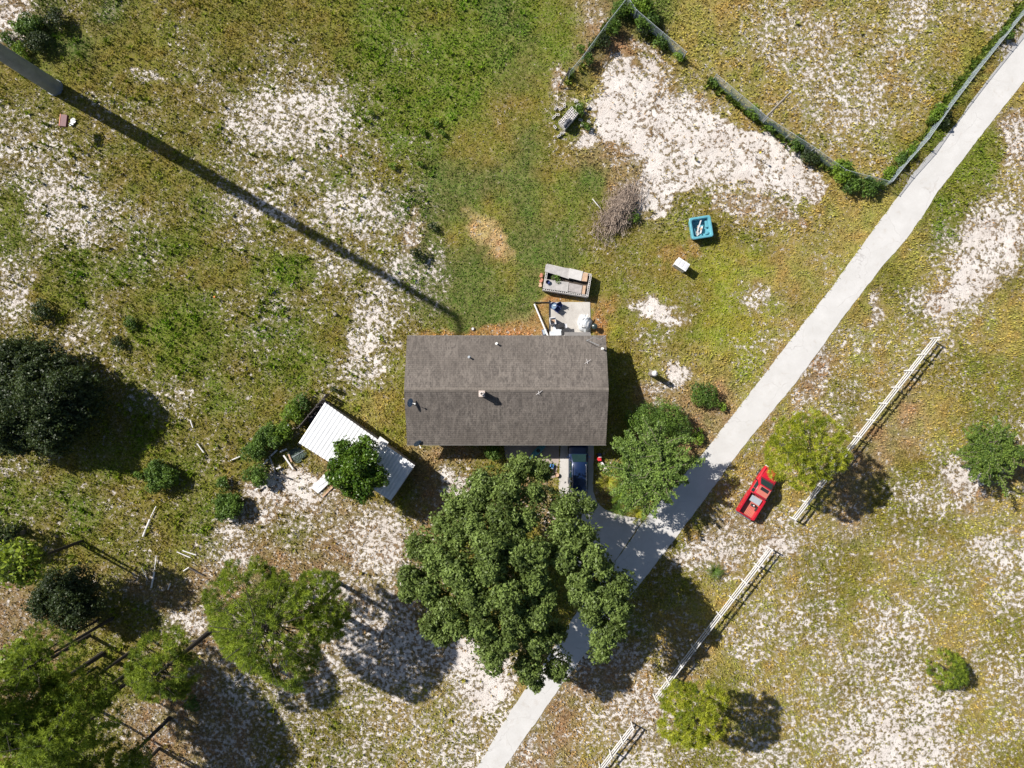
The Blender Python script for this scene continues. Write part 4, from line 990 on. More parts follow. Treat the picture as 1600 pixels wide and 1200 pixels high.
N_ = 10; vs_ = []
for j in range(N_ + 1):
    for i in range(N_ + 1):
        p = gsht[0].lerp(gsht[1], i / N_).lerp(gsht[3].lerp(gsht[2], i / N_), j / N_); vs_.append((p.x - cx_ + random.uniform(-.03, .03), p.y - cy_ + random.uniform(-.03, .03), .03 + random.uniform(0, .07)))
gsh.add(vs_, [(j * (N_ + 1) + i, j * (N_ + 1) + i + 1, (j + 1) * (N_ + 1) + i + 1, (j + 1) * (N_ + 1) + i) for j in range(N_) for i in range(N_)])
g_ = gsh.build('groundsheet', M_dtarp, fix=False); g_.location = (cx_, cy_, 0); tag(g_, 'dark crumpled groundsheet between the picket fence and the shed', 'groundsheet')

# ------------------------------------------------------------------ vehicles
def wheel(root, x, y, r_, w_):
    m = MB(); n = 22; 
    rings = [[(x + dx, y + math.cos(a) * rr, r_ + math.sin(a) * rr) for a in [2 * math.pi * k / n for k in range(n)]] for dx, rr in ((-w_ / 2, r_ * .62), (-w_ / 2, r_ * .94), (-w_ * .35, r_), (w_ * .35, r_), (w_ / 2, r_ * .94), (w_ / 2, r_ * .62))]
    m.loft(rings); t_ = m.build('wheel', M_rubber, root, True)
    m = MB(); s_ = 1 if x > 0 else -1
    rings = [[(x + s_ * dx, y + math.cos(a) * rr, r_ + math.sin(a) * rr) for a in [2 * math.pi * k / n for k in range(n)]] for dx, rr in ((w_ * .3, r_ * .60), (w_ / 2 + .012, r_ * .60), (w_ / 2 - .03, r_ * .5), (w_ / 2 - .04, r_ * .16), (w_ / 2 + .0, r_ * .12))]
    m.loft(rings); m.build('rim', M_chrome, t_, True)
def body_rings(secs):
    """secs: (y, half width, z bottom, z top)"""
    out = []
    for y, hw, zb, zt in secs:
        pr_ = [(hw * .90, zb), (hw * .99, zb + .10), (hw, zb + (zt - zb) * .5), (hw * .985, zt - .14), (hw * .95, zt - .05), (hw * .86, zt - .008), (hw * .45, zt + .012), (0, zt + .018)]
        ring = [(x, y, z) for x, z in pr_] + [(-x, y, z) for x, z in pr_[-2::-1]]; out.append(ring)
    return out
def panel(name, corners, m, root, off, nx_=1):
    """glass lying a few mm proud of the body: 4 corners, pushed along its normal, with thickness"""
    c_ = [Vector(p) for p in corners]; nr = (c_[1] - c_[0]).cross(c_[3] - c_[0]).normalized()
    if nr.dot(Vector(off)) < 0: nr = -nr
    o_ = [p + nr * .045 for p in c_]; i__ = [p - nr * .01 for p in c_]
    return MB().add(o_ + i__, [(0, 1, 2, 3), (7, 6, 5, 4), (0, 1, 5, 4), (1, 2, 6, 5), (2, 3, 7, 6), (3, 0, 4, 7)]).build(name, m, root)
def bil(c_, u, v):
    a = Vector(c_[0]).lerp(Vector(c_[1]), u); b = Vector(c_[3]).lerp(Vector(c_[2]), u); return a.lerp(b, v)
def sub(c_, u0, u1, v0, v1): return [bil(c_, u0, v0), bil(c_, u1, v0), bil(c_, u1, v1), bil(c_, u0, v1)]
# SUV, nose to +y, origin at centre
rearp = P(905, 770, 1.1); Ls = 5.3
suv = thing('parked_suv', 'dark blue sport utility vehicle parked with its nose under the house eave', 'suv', (P(905, 740, 1.7).x, rearp.y + Ls / 2, 0))
h2 = Ls / 2
MB().loft(body_rings([(-h2, .80, .45, .95), (-h2 + .06, .90, .38, 1.12), (-h2 + .3, .97, .32, 1.18), (-1.2, 1.0, .30, 1.18), (0, 1.0, .30, 1.15), (.9, 1.0, .30, 1.12), (1.15, .99, .30, 1.10),
                      (1.8, .97, .32, 1.06), (2.3, .92, .36, .98), (h2 - .1, .82, .40, .84), (h2, .68, .45, .72)])).build('body', M_suv, suv, True)
gh = [(-h2 + .12, .86, 1.12, .70, 1.60), (-h2 + .34, .90, 1.13, .72, 1.80), (-1.5, .91, 1.13, .73, 1.87), (-.2, .91, 1.12, .73, 1.88), (.45, .90, 1.10, .70, 1.82), (1.25, .88, 1.06, .80, 1.10)]
rg = [[(hb, y, zb), (ht + .02, y, zt - .07), (ht - .08, y, zt), (0, y, zt + .025), (-ht + .08, y, zt), (-ht - .02, y, zt - .07), (-hb, y, zb)] for y, hb, zb, ht, zt in gh]
MB().loft(rg).build('cabin', M_suv, suv, True)
wsc = [(-.68, .47, 1.80), (.68, .47, 1.80), (.80, 1.24, 1.12), (-.80, 1.24, 1.12)]; panel('windshield', sub(wsc, .04, .96, .05, .95), M_glass, suv, (0, .5, 1))
rwc = [(-.68, -h2 + .33, 1.79), (.68, -h2 + .33, 1.79), (.82, -h2 + .12, 1.2), (-.82, -h2 + .12, 1.2)]; panel('rear_window', sub(rwc, .05, .95, .05, .8), M_glass, suv, (0, -1, .3))
for s_ in (-1, 1):
    for (y0, y1) in ((-2.2, -1.45), (-1.35, -.45), (-.35, .6)):
        panel('side_window', [(s_ * .90, y0, 1.20), (s_ * .90, y1, 1.20), (s_ * .755, y1 - (.1 if y1 > .5 else 0), 1.72), (s_ * .755, y0, 1.72)], M_glass, suv, (s_, 0, .3))
    MB().tube([(s_ * .66, -2.1, 1.90), (s_ * .67, -1.9, 1.965), (s_ * .67, .1, 1.965), (s_ * .65, .3, 1.90)], .022, 6).build('roof_rail', M_chrome, suv)
    MB().box((s_ * 1.10, .95, 1.15), (.2, .12, .15), bev=.03).build('mirror', M_suv, suv)
    MB().box((s_ * .68, h2 - .16, .80), (.34, .14, .14), bev=.03).build('headlight', M_lampw, suv); MB().box((s_ * .84, -h2 + .05, 1.0), (.12, .08, .3), bev=.02).build('tail_light', M_lampr, suv)
    wheel(suv, s_ * .88, 1.65, .38, .25); wheel(suv, s_ * .88, -1.5, .38, .25)
rb = MB()
for k in range(8): rb.box((-.42 + k * .12, -1.05, 1.900), (.035, 1.7, .03))
rb.build('roof_rib', M_suv, suv)
MB().box((0, -h2 - .02, .55), (1.6, .14, .2), bev=.04).build('bumper', M_black, suv); MB().box((0, h2 - .06, .55), (1.3, .14, .2), bev=.04).build('bumper', M_black, suv)
# pickup, nose to +y
Lt = 5.5; tc_ = P(1190, 776, .9); dirv = (P(1208, 737, 1.0) - P(1164, 808, 1.0)); azt = math.atan2(dirv.y, dirv.x) - math.pi / 2
rc = P(1164, 806, 1.0); ctr = rc + dirv.normalized() * (Lt / 2)
tr = thing('pickup_truck', 'red pickup truck with a sheen-pale roof parked on the grass by the rail fence', 'pickup truck', (ctr.x, ctr.y, 0), azt)
h2 = Lt / 2; hw = .93
MB().loft(body_rings([(-.35, hw, .42, 1.12), (.2, hw, .42, 1.12), (1.0, hw, .42, 1.10), (1.5, hw * .99, .42, 1.08), (2.2, hw * .96, .45, 1.02), (h2 - .15, hw * .90, .48, .94), (h2, hw * .80, .5, .82)])).build('body', M_redp, tr, True)
bed = MB()
for s_ in (-1, 1):
    bed.box((s_ * (hw - .05), -1.53, .80), (.10, 2.34, .72)); bed.box((s_ * (hw - .06), -1.53, 1.185), (.16, 2.34, .05))
bed.box((0, -h2 + .06, .80), (2 * hw - .22, .09, .70)); bed.box((0, -.40, .82), (2 * hw - .22, .06, .72)); bed.build('bed', M_redp, tr)
fl = MB().box((0, -1.53, .56), (2 * hw - .22, 2.14, .06))
for k in range(11): fl.box((-.72 + k * .144, -1.53, .60), (.06, 2.12, .025))
fl.build('bed_floor', M_redsheen, tr)
MB().box((0, -h2 - .07, .55), (1.75, .14, .16), bev=.03).build('bumper', M_chrome, tr); MB().box((0, h2 - .02, .56), (1.6, .16, .18), bev=.03).build('bumper', M_chrome, tr)
gh = [(-.36, .84, 1.1, .68, 1.62), (-.2, .85, 1.1, .70, 1.72), (.3, .86, 1.1, .71, 1.75), (.72, .85, 1.1, .69, 1.72), (1.38, .83, 1.06, .78, 1.12)]
rg = [[(hb, y, zb), (ht + .02, y, zt - .06), (ht - .07, y, zt), (0, y, zt + .02), (-ht + .07, y, zt), (-ht - .02, y, zt - .06), (-hb, y, zb)] for y, hb, zb, ht, zt in gh]
MB().loft(rg).build('cab', M_redp, tr, True)
rfp = [(-.60, -.22, 1.752), (.60, -.22, 1.752), (.60, .66, 1.764), (-.60, .66, 1.764)]
panel('roof', rfp, M_redsheen, tr, (0, 0, 1), )
panel('sunroof', [(-.42, .26, 1.80), (.42, .26, 1.80), (.42, .60, 1.81), (-.42, .60, 1.81)], M_black, tr, (0, 0, 1))
wsc = [(-.66, .74, 1.70), (.66, .74, 1.70), (.78, 1.40, 1.11), (-.78, 1.40, 1.11)]; panel('windshield', sub(wsc, .05, .95, .06, .94), M_glass, tr, (0, .6, 1))
MB().box((0, 1.46, 1.105), (1.45, .07, .03)).build('cowl', M_black, tr)
for s_ in (-1, 1): MB().box((s_ * .72, 2.05, 1.052), (.018, .9, .03)).build('hood_seam', M_black, tr)
panel('rear_window', [(-.62, -.36, 1.58), (.62, -.36, 1.58), (.74, -.37, 1.2), (-.74, -.37, 1.2)], M_glass, tr, (0, -1, 0))
for s_ in (-1, 1):
    for (y0, y1) in ((-.28, .08), (.14, .95)):
        panel('side_window', [(s_ * .855, y0, 1.17), (s_ * .855, y1, 1.17), (s_ * .725, min(y1, .62), 1.62), (s_ * .725, y0, 1.62)], M_glass, tr, (s_, 0, .3))
    MB().box((s_ * 1.05, .95, 1.16), (.2, .1, .16), bev=.03).build('mirror', M_black, tr)
    MB().box((s_ * .68, h2 - .05, .80), (.3, .1, .16), bev=.02).build('headlight', M_lampw, tr); MB().box((s_ * .86, -h2 + .01, .86), (.10, .05, .3)).build('tail_light', M_lampr, tr)
    wheel(tr, s_ * .78, 1.75, .36, .24); wheel(tr, s_ * .78, -1.55, .36, .24)
Rz = Matrix.Rotation(azt, 4, 'Z')
def on_truck(x, y, z): return Vector((ctr.x, ctr.y, 0)) + Rz @ Vector((x, y, z))
gp = thing('grey_panel', 'grey ribbed panel lying in the red pickup bed behind the cab', 'panel', on_truck(.12, -.85, .62), azt)
m = MB().box((0, 0, .28), (1.15, .62, .05), M=Matrix.Rotation(.05, 4, 'X'));
for k in range(6): m.box((0, -.25 + k * .1, .315), (1.12, .03, .02), M=Matrix.Rotation(.05, 4, 'X'))
m.build('sheet', M_grey, gp); MB().box((-.5, 0, .13), (.06, .5, .26)).build('leg', M_grey, gp); MB().box((.5, 0, .13), (.06, .5, .26)).build('leg', M_grey, gp)
bx = thing('battery', 'small black box with a white label patch in the pickup bed', 'box', on_truck(.22, -1.42, .615), azt + .2)
MB().box((0, 0, .13), (.36, .26, .26), bev=.02).build('case', M_black, bx); MB().box((.05, 0, .266), (.14, .12, .012)).build('cap', M_lampw, bx)

# ------------------------------------------------------------------ yard objects
def hollow_block(mb, c, rz=0.0, s=1.0, mi=0):
    """cinder block .4 x .2 x .2 with two cores, standing with the holes up"""
    Lb, Wb, Hb = .39 * s, .19 * s, .19 * s; t_ = .032 * s; T = Matrix.Translation(Vector(c)) @ Matrix.Rotation(rz, 4, 'Z')
    def bxx(x0, x1, y0, y1): mb.box(T @ Vector(((x0 + x1) / 2, (y0 + y1) / 2, Hb / 2)), (x1 - x0, y1 - y0, Hb), rz, mi)
    bxx(-Lb / 2, Lb / 2, -Wb / 2, -Wb / 2 + t_); bxx(-Lb / 2, Lb / 2, Wb / 2 - t_, Wb / 2)
    for x in (-Lb / 2 + t_ / 2, 0, Lb / 2 - t_ / 2): bxx(x - t_ / 2, x + t_ / 2, -Wb / 2 + t_, Wb / 2 - t_)
    mb.box(T @ Vector((0, 0, .02)), (Lb - .01, Wb - .01, .03), rz, 1)  # black plate in the cores stands in for the shade inside them
    return mb
M_blk = [M_block, M_black]
# planter
hp = 1.0; c4_ = [P(855, 412, hp), P(925, 428, hp), P(919, 464, hp), P(848, 453, hp)]
pc = sum(c4_, Vector()) / 4; pl = thing('block_planter', 'raised cinder block planter behind the house, partly covered with boards', 'planter', (pc.x, pc.y, 0))
mb = MB(); ncr = 5
for k in range(4):
    a, b = c4_[k] - pc, c4_[(k + 1) % 4] - pc; d = b - a; n = round(d.length / .40); ang = math.atan2(d.y, d.x); inn = Vector((-d.y, d.x, 0)).normalized() * -.1
    for z in range(ncr):
        for i in range(n):
            p = a + d * ((i + .5 + (.0 if z % 2 else .12)) / (n + .15)) + inn
            if z == ncr - 1:
                hollow_block(mb, (p.x, p.y, z * .2), ang + random.uniform(-.03, .03))
            else: mb.box((p.x, p.y, z * .2 + .097), (.39, .19, .19), ang, 0)
mb.build('block_wall', M_blk, pl)
ins = [(p - pc) * .93 for p in c4_]; MB().prism([(p.x, p.y) for p in ins], .0, .55).build('soil', M_soil, pl)
shp = shrub('green plants growing in the gap between the boards of the block planter', 864, 437, 9, 1.2, BUSH, 'planter_plant', 3, .08, cat='plant')
shp.location.z = .35; shp.location.x += .3
def board(label, pts, h, m_, name='board', th=.03, group='boards on the block planter'):
    w4 = [P(px, py, h) for px, py in pts]; c_ = sum(w4, Vector()) / 4
    root = MB().add([(p.x - c_.x, p.y - c_.y, zz) for zz in (0, th) for p in w4], [(3, 2, 1, 0), (4, 5, 6, 7), (0, 1, 5, 4), (1, 2, 6, 5), (2, 3, 7, 6), (3, 0, 4, 7)])
    o_ = root.build(name, m_); o_.location = (c_.x, c_.y, h); return tag(o_, label, 'board', group)
board('long grey weathered board on the upper left of the block planter', [(853, 413), (892, 420), (889, 436), (851, 424)], 1.005, M_ply)
board('pale square board at the middle of the planter upper row', [(890, 419), (911, 424), (908, 439), (888, 434)], 1.045, mat('pale_board', (.46, .44, .43), .8, var=.15))
board('small stained board at the upper right end of the planter', [(910.5, 426), (919, 427), (917, 440), (908.5, 439)], 1.005, M_ply2)
board('grey board along the lower left of the block planter', [(851, 436), (889, 441), (887, 456), (850, 451)], 1.005, M_ply)
board('ribbed grey board in the lower middle of the planter', [(889.5, 442), (910, 446), (908, 459), (888, 455)], 1.03, mat('brown_grey_board', (.32, .29, .28), .85, var=.3))
board('tan plywood strip at the lower right of the planter', [(911, 446), (915.5, 446.5), (913.5, 460), (909, 459)], 1.005, M_ply2)
bc = P(856, 441, 1.1); tb = thing('dark_pot', 'small dark purple pot on the lower left planter board', 'pot', (bc.x, bc.y, 1.036), .5)
MB().lathe([(0, 0), (.14, 0), (.2, .2), (.18, .2), (.13, .05), (0, .05)], 14).build('bowl', M_navy, tb, True); MB().lathe([(.2, .2), (.22, .22), (.2, .24)], 14).build('rim', M_black, tb)
for (px, py, lb) in ((846, 430, 'orange red brick at the left end of the planter, upper'), (846, 438, 'orange brick at the left end of the planter, second down'), (844.5, 445, 'pale broken brick at the left end of the planter, lower')):
    p = P(px, py, .3); o_ = thing('brick', lb, 'brick', (p.x, p.y, 0), random.uniform(0, 1), 'loose bricks by the planter')
    mb = MB()
    for k in range(3): mb.box((0.0, 0, .06 + k * .11), (.42, .22, .10), k * .5, bev=.01)
    mb.build('brick_body', M_brick if 'pale' not in lb else M_ply2, o_)
# block pile
U = (P(904, 179, .6) - P(893, 167, .6)); W_ = (P(870, 193, .6) - P(893, 167, .6)); o0 = P(893, 167, .6); o0.z = 0; angp = math.atan2(W_.y, W_.x)
proto = MB(); hollow_block(proto, (0, 0, 0)); blk = proto.build('cinder_block', M_blk)
first = True
def place_block(x, y, z, rz, label, group, tilt=0):
    global first
    o_ = blk if first else blk.copy()
    if not first: COL.objects.link(o_)
    first = False; o_.location = (x, y, z); o_.rotation_euler = (tilt, 0, rz); tag(o_, label, 'block', group)
un, wn = U.normalized(), W_.normalized()
for z in range(4):
    for i in range(int(U.length / .2)):
        for j in range(int(W_.length / .4)):
            if z == 3 and ((i in (0, 1) and j in (2, 3, 4) ) or (i == 4 and j == 4)): continue
            p = o0 + un * (.1 + i * .2) + wn * (.2 + j * .4) + Vector((random.uniform(-.008, .008), random.uniform(-.008, .008), 0))
            place_block(p.x, p.y, z * .2, angp, 'pale cinder block stacked in the tight pile by the left wire fence', 'stacked cinder blocks')
LOOSE = ['upright block just above the stacked pile', 'block farthest up and left of the stacked pile', 'block left of the pile with its two holes showing', 'bright block half way down the left side of the pile',
         'block below the bright one on the left of the pile', 'nearest block to the right side of the pile', 'rightmost block of the lower right trio beside the sand', 'block in the weeds at the lower right of the pile',
         'lowest block, just under the bottom corner of the pile', 'block wedged against the bottom end of the pile', 'pale block lying at the lower left corner of the pile', 'block farthest right above the weeds, near the bare sand',
         'topmost pale block in the weeds above the pile', 'block just below the topmost one above the pile']
for (px, py, rz), lb in zip(((882, 166, 1.5), (868, 170, 1.2), (876, 171, .6), (871, 180, .1), (865, 184, .8), (907, 188, -.4), (920, 191, -.5), (910, 196, .2), (873, 213, .5), (878, 209, 0), (867, 199, -.9), (919, 168, 1.0), (900, 159, .2), (903, 165, .4)), LOOSE):
    p = P(px, py); place_block(p.x, p.y, 0.0, rz, 'loose cinder ' + lb, 'loose cinder blocks')
bg_ = thing('bag', 'dark grey plastic bag slumped on the cinder block pile', 'bag', P(886, 192, .85)); bg_.location.z = .81
mb = MB(); rings = []
for j in range(7):
    t = j / 6; rr = .42 * math.sin(math.pi * (.12 + .8 * t)) * .8 ; rings.append([(math.cos(a) * rr * (1.5 + .1 * math.sin(a * 5 + j)), math.sin(a) * rr * .7 * (1 + .12 * math.cos(a * 7 + j * 2)), .30 * t) for a in [2 * math.pi * k / 18 for k in range(18)]])
mb.loft(rings); mb.build('sack', mat('dark_bag', (.06, .065, .08), .45, var=.3), bg_, True); MB().tube([(0, 0, .28), (.05, .03, .38)], [.04, .07], 7).build('knot', M_black, bg_); bg_.rotation_euler.z = angp

# brush pile
bp = P(966, 328); V = []; tt = []
N = 2600
ang = rng.uniform(0, 2 * np.pi, N); d = np.abs(rng.normal(0, .55, N)); cxp = d * np.cos(ang) * 2.3; cyp = d * np.sin(ang) * 2.2
cyp += cxp * .75; hh = 1.25 * np.exp(-(cxp ** 2 + cyp ** 2) / 5.5) * rng.uniform(.15, 1, N) + .04
dr_ = np.where(rng.uniform(0, 1, N) < .3, np.arctan2(cyp, cxp), 1.0) + rng.normal(0, .8, N); ln = rng.uniform(.35, 1.15, N); sl = -rng.uniform(.0, .35, N)
a0 = np.stack([cxp - np.cos(dr_) * ln / 2, cyp - np.sin(dr_) * ln / 2, hh - sl * ln / 2], 1); a1 = np.stack([cxp + np.cos(dr_) * ln / 2, cyp + np.sin(dr_) * ln / 2, np.maximum(.02, hh + sl * ln / 2)], 1)
sdv = np.stack([-np.sin(dr_), np.cos(dr_), np.zeros(N)], 1) * rng.uniform(.012, .03, N)[:, None]; upv = np.array([0, 0, .03])
quads = []
for (f0, f1) in ((sdv * -1, upv), (upv, sdv)): quads.append(np.stack([a0 + f0, a0 + f1, a1 + f1 * .5, a1 + f0 * .5], 1))
V = np.concatenate(quads).reshape(-1, 3)
M_tw = leaf_mat('dry_twigs', (.13, .095, .075, 1), (.46, .37, .30, 1), 0.0, .9)
br = np_mesh('brush_pile', V, 4, M_tw, None, np.tile(rng.uniform(0, 1, N), 2)); br.location = bp; tag(br, 'heap of dry brown cut branches on the lawn above the planter', 'brush pile')
def stick(label, p0, p1, r_, m_, name='pipe', cat='pipe', h=.08, group=None, sq=False):
    a, b = P(*p0), P(*p1); c_ = (a + b) / 2; d = (b - a) / 2; root = thing(name, label, cat, (c_.x, c_.y, 0), 0, group)
    if sq: MB().box((0, 0, h), (d.length * 2, r_ * 2.2, r_ * 1.1), math.atan2(d.y, d.x)).build('shaft', m_, root)
    else: MB().tube([-d + Vector((0, 0, h)), Vector((0, 0, h + .02)), d + Vector((0, 0, h))], r_, 8).build('shaft', m_, root, True)
    return root
stick('pale straight branch poking out of the top left of the brush pile', (925, 312), (938, 328), .045, M_bleach, 'branch', 'branch', .35)
stick('white wide pipe length lying in the field, left of the dark shrub gap', (224, 838), (235, 811), .10, M_bleach, 'pipe', 'pipe')
stick('thin white upper continuation of the long field pipe', (236, 808), (245, 790), .055, M_bleach)
stick('white pipe standing out just above the dark tree shadow at lower left', (237, 918), (242, 893), .09, M_bleach)
stick('thin top half of the white pipe above the dark tree shadow', (242.5, 890), (245, 868), .05, M_bleach)
stick('short thin white stick left of the lower field pipe', (222, 887), (231, 905), .04, M_bleach)
stick('short white stick in the upper left field, nearest the very dark tree', (298, 656), (302, 668), .07, M_bleach)
stick('slanting white stick in the field below the short one', (309, 693), (319, 707), .07, M_bleach)
stick('white stick pointing at the overgrown hedge', (357, 721), (376, 713), .06, M_bleach)
stick('upper of two crossed white sticks left of the striped pine', (286, 860), (307, 867), .06, M_bleach)
stick('lower of two crossed white sticks left of the striped pine', (277, 862), (298, 871), .05, M_bleach)
stick('tiny white stick above the striped pine shade', (263, 921), (267, 911), .07, M_bleach)
stick('bent pale branch near the left edge of the striped pine', (287, 892), (296, 886), .06, M_bleach, 'branch', 'branch')
stick('dark fallen branch beside the pale bent branch', (296, 887), (318, 899), .07, M_dwood, 'branch', 'branch')
stick('dead forked branch at the left edge of the striped pine', (296, 1000), (315, 999), .09, M_dwood, 'branch', 'branch', .3)
# debris by the hedge
for a_, b_, m_, lb in (((422, 712), (431, 738), M_ply, 'greyish beam leaning out of the hedge debris'), ((444, 711), (459, 733), M_bleach, 'whitest straight batten right of the hedge debris'),
                       ((452, 709), (457, 721), M_ply2, 'short tan batten beside the whitest batten'), ((438, 706), (449, 701), M_bleach, 'short white board pointing at the shed corner'),
                       ((410, 728), (420, 717), M_bleach, 'thin white rod at the hedge side of the debris'), ((424, 712), (434, 703), M_bleach, 'white bent strip at the top of the debris'),
                       ((433, 732), (440, 729), M_bleach, 'tiny white offcut below the debris'), ((431, 739), (452, 747), M_dwood, 'dark stick below the debris pointing right'),
                       ((444, 671), (452, 663), M_grey, 'grey strip in the hedge above the debris'), ((400, 765), (410, 758), M_bleach, 'white crooked stick at the lower end of the hedge')):
    stick(lb, a_, b_, .07, m_, 'batten', 'batten', random.uniform(.08, .3), 'debris beside the hedge', sq=True)
wt = thing('netting', 'dark green folded netting heap beside the shed corner', 'netting', P(464, 711)); mb = MB()
for k in range(5):
    rr = .8 - k * .13; mb.loft([[(math.cos(a) * rr * (1.2 + .2 * math.sin(a * 3 + k)), math.sin(a) * rr * (.9 + .2 * math.cos(a * 4 + k)), k * .05 + z) for a in [2 * math.pi * i / 16 for i in range(16)]] for z in (0, .045)])
mb.build('fold', mat('dark_green_net', (.05, .075, .06), .8, var=.4), wt); MB().tube([(-.8, -.4, .05), (0, 0, .32), (.8, .5, .05)], .03, 6).build('cord', M_galv, wt)
# white corrugated sheets on the sand
q4 = [(506, 741), (519, 747), (497, 771), (486, 762)]
for k, (dx, dy, lb) in enumerate(((0, 0, 'lowest white metal sheet of the stack lying left of the citrus tree'), (2, 1, 'middle white metal sheet of the stack left of the citrus tree'), (-1.5, -1.5, 'topmost narrow white metal sheet of the stack left of the citrus tree'))):
    sc_ = (1, .8, .5)[k]; cxx, cyy = 502, 755
    board(lb, [(cxx + (x - cxx) * (1 if k < 2 else .95) * (.6 + .4 * sc_) + dx, cyy + (y - cyy) * sc_ + dy) for x, y in q4], .04 + k * .04, M_wmetal, 'metal_sheet', .025, 'stacked white metal sheets')
board('thin brown plank along the lower side of the white metal sheets', [(519, 759), (521, 761), (505, 777), (503, 775)], .03, M_ply2, 'plank', .03, None)

# hot tub
ht = .95; tcn = P(1096, 355, ht); az = math.atan2(-(333 - 338), (1109 - 1078))
e1 = P(1110, 334, ht) - P(1079, 339, ht); az = math.atan2(e1.y, e1.x)
tub = thing('hot_tub', 'square teal hot tub shell holding scraps, on the lawn', 'hot tub', (tcn.x, tcn.y, 0), az); hs_ = 1.1
def rsq(h_, r_, n=5, dx=0, dy=0):
    out = []
    for cx2, cy2, a0_ in ((h_ - r_, h_ - r_, 0), (-h_ + r_, h_ - r_, math.pi / 2), (-h_ + r_, -h_ + r_, math.pi), (h_ - r_, -h_ + r_, 1.5 * math.pi)):
        for k in range(n + 1): a = a0_ + k / n * math.pi / 2; out.append((cx2 + r_ * math.cos(a) + dx, cy2 + r_ * math.sin(a) + dy))
    return out
def ring(h_, r_, z, dx=0, dy=0): return [(x, y, z) for x, y in rsq(h_, r_, 5, dx, dy)]
mb = MB(); rs = [ring(.98, .2, 0), ring(1.02, .2, .80), ring(1.1, .24, .84), ring(1.1, .24, .90), ring(1.04, .2, .95), ring(.90, .2, .94), ring(.84, .2, .84), ring(.80, .2, .42), ring(.6, .2, .40), ring(.55, .2, .18)]
mb.loft(rs); mb.build('shell', M_teal, tub, True)
for sx in (-1, 1): MB().box((sx * .68, sx * .3, .52), (.28, .7, .2), bev=.04).build('seat', M_teal, tub)
MB().box((.55, -.6, .6), (.3, .3, .35), bev=.05).build('seat', M_teal, tub)
for k, (x, y, z, ln_, rz, m_, lb) in enumerate(((-.12, .25, .72, 1.25, 1.1, M_white, 'long white strip leaning across the teal hot tub'), (-.2, -.1, .55, .8, 1.4, M_bleach, 'white crumpled board in the middle of the hot tub'),
                                      (-.28, -.35, .50, .55, .2, M_ply, 'pale brown offcut low in the hot tub'), (.05, -.2, .60, .8, 1.15, M_bleach, 'white strip right of centre in the hot tub'), (-.3, -.55, .5, .45, .6, M_white, 'small white lump at the lower edge inside the hot tub'),
                                      (-.1, .0, .62, .5, 2.4, M_ply2, 'pinkish short board crossing the others in the hot tub'))):
    p = Matrix.Rotation(az, 4, 'Z') @ Vector((x, y, 0)); o_ = MB().box((0, 0, 0), (ln_, .13 + .05 * (k % 3), .03 + .05 * (k == 4)), M=Matrix.Rotation(random.uniform(-.12, .12), 4, 'X') @ Matrix.Rotation(random.uniform(-.2, .2), 4, 'Y')).build('scrap', m_)
    o_.location = (tcn.x + p.x, tcn.y + p.y, z); o_.rotation_euler.z = az + rz; tag(o_, lb, 'scrap', 'scraps in the hot tub')
# grey cabinet
cc_ = P(1066, 413, 1.15); e1 = P(1078, 415, 1.15) - P(1061, 404, 1.15); az = math.atan2(e1.y, e1.x)
cb = thing('metal_cabinet', 'pale grey box cabinet standing alone on the lawn below the hot tub', 'cabinet', (cc_.x, cc_.y, 0), az)
MB().box((0, 0, .56), (1.28, .78, 1.12)).build('case', M_lgrey, cb); m = MB().box((0, 0, 1.15), (1.36, .86, .06), bev=.02)
m.build('lid', mat('pale_lid', (.62, .62, .64), .5, var=.1), cb)
for k in (-.42, 0, .42): MB().box((k, 0, 1.19), (.3, .62, .03)).build('lid_panel', M_lgrey, cb)
# pale tank
p = P(1017, 584); tk = thing('water_tank', 'slender dark tank with a rounded white top on the bare sand right of the house', 'tank', p)
MB().lathe([(.27, -.05), (.27, 1.7), (.25, 1.8)], 20).build('body', mat('tank_body', (.22, .2, .2), .6, var=.3), tk, True)
MB().lathe([(.29, 1.78), (.30, 1.95), (.25, 2.1), (.14, 2.18), (0, 2.2)], 20).build('cap', M_white, tk, True)
MB().tube([(.1, .05, 2.15), (.16, .05, 2.4)], .05, 7).build('valve', M_black, tk); MB().tube([(.2, .25, 0), (.3, .3, .5), (.27, .1, .6)], .03, 6).build('pipe', M_brick, tk)

# patio things
def chair(label, px, py, rz, m_):
    o_ = thing('plastic_chair', label, 'chair', P(px, py, .4).to_tuple()[:2] + (.06,), rz, 'chairs on the patio')
    MB().box((0, 0, .42), (.5, .48, .05), bev=.02).build('seat', m_, o_); MB().box((0, .24, .70), (.5, .05, .52), bev=.02).build('backrest', m_, o_)
    for sx in (-1, 1):
        MB().box((sx * .25, 0, .62), (.05, .48, .04)).build('armrest', m_, o_)
        for sy in (-1, 1): MB().tube([(sx * .21, sy * .2, 0), (sx * .2, sy * .18, .42)], .025, 6).build('leg', m_, o_)
chair('navy plastic chair nearest the patio top edge', 874, 477, .5, M_navy); chair('navy and white plastic chair just below the other chair', 871, 484, .9, M_navy)
o_ = thing('wash_tub', 'round blue tub with a pale inside at the patio top left corner', 'tub', P(865, 478, .4).to_tuple()[:2] + (.06,))
MB().lathe([(0, 0), (.26, 0), (.36, .42), (.38, .44), (.33, .42), (.24, .06), (0, .06)], 20).build('bowl', M_navy, o_, True); MB().lathe([(.30, .30), (.0, .30)], 20).build('lining', M_dish, o_)
MB().box((.1, .05, .34), (.3, .12, .05)).build('cloth', M_tarp, o_)
o_ = thing('washing_machine', 'old white washing machine with its lid open on the patio', 'appliance', P(864, 502, .9).to_tuple()[:2] + (.06,), .15)
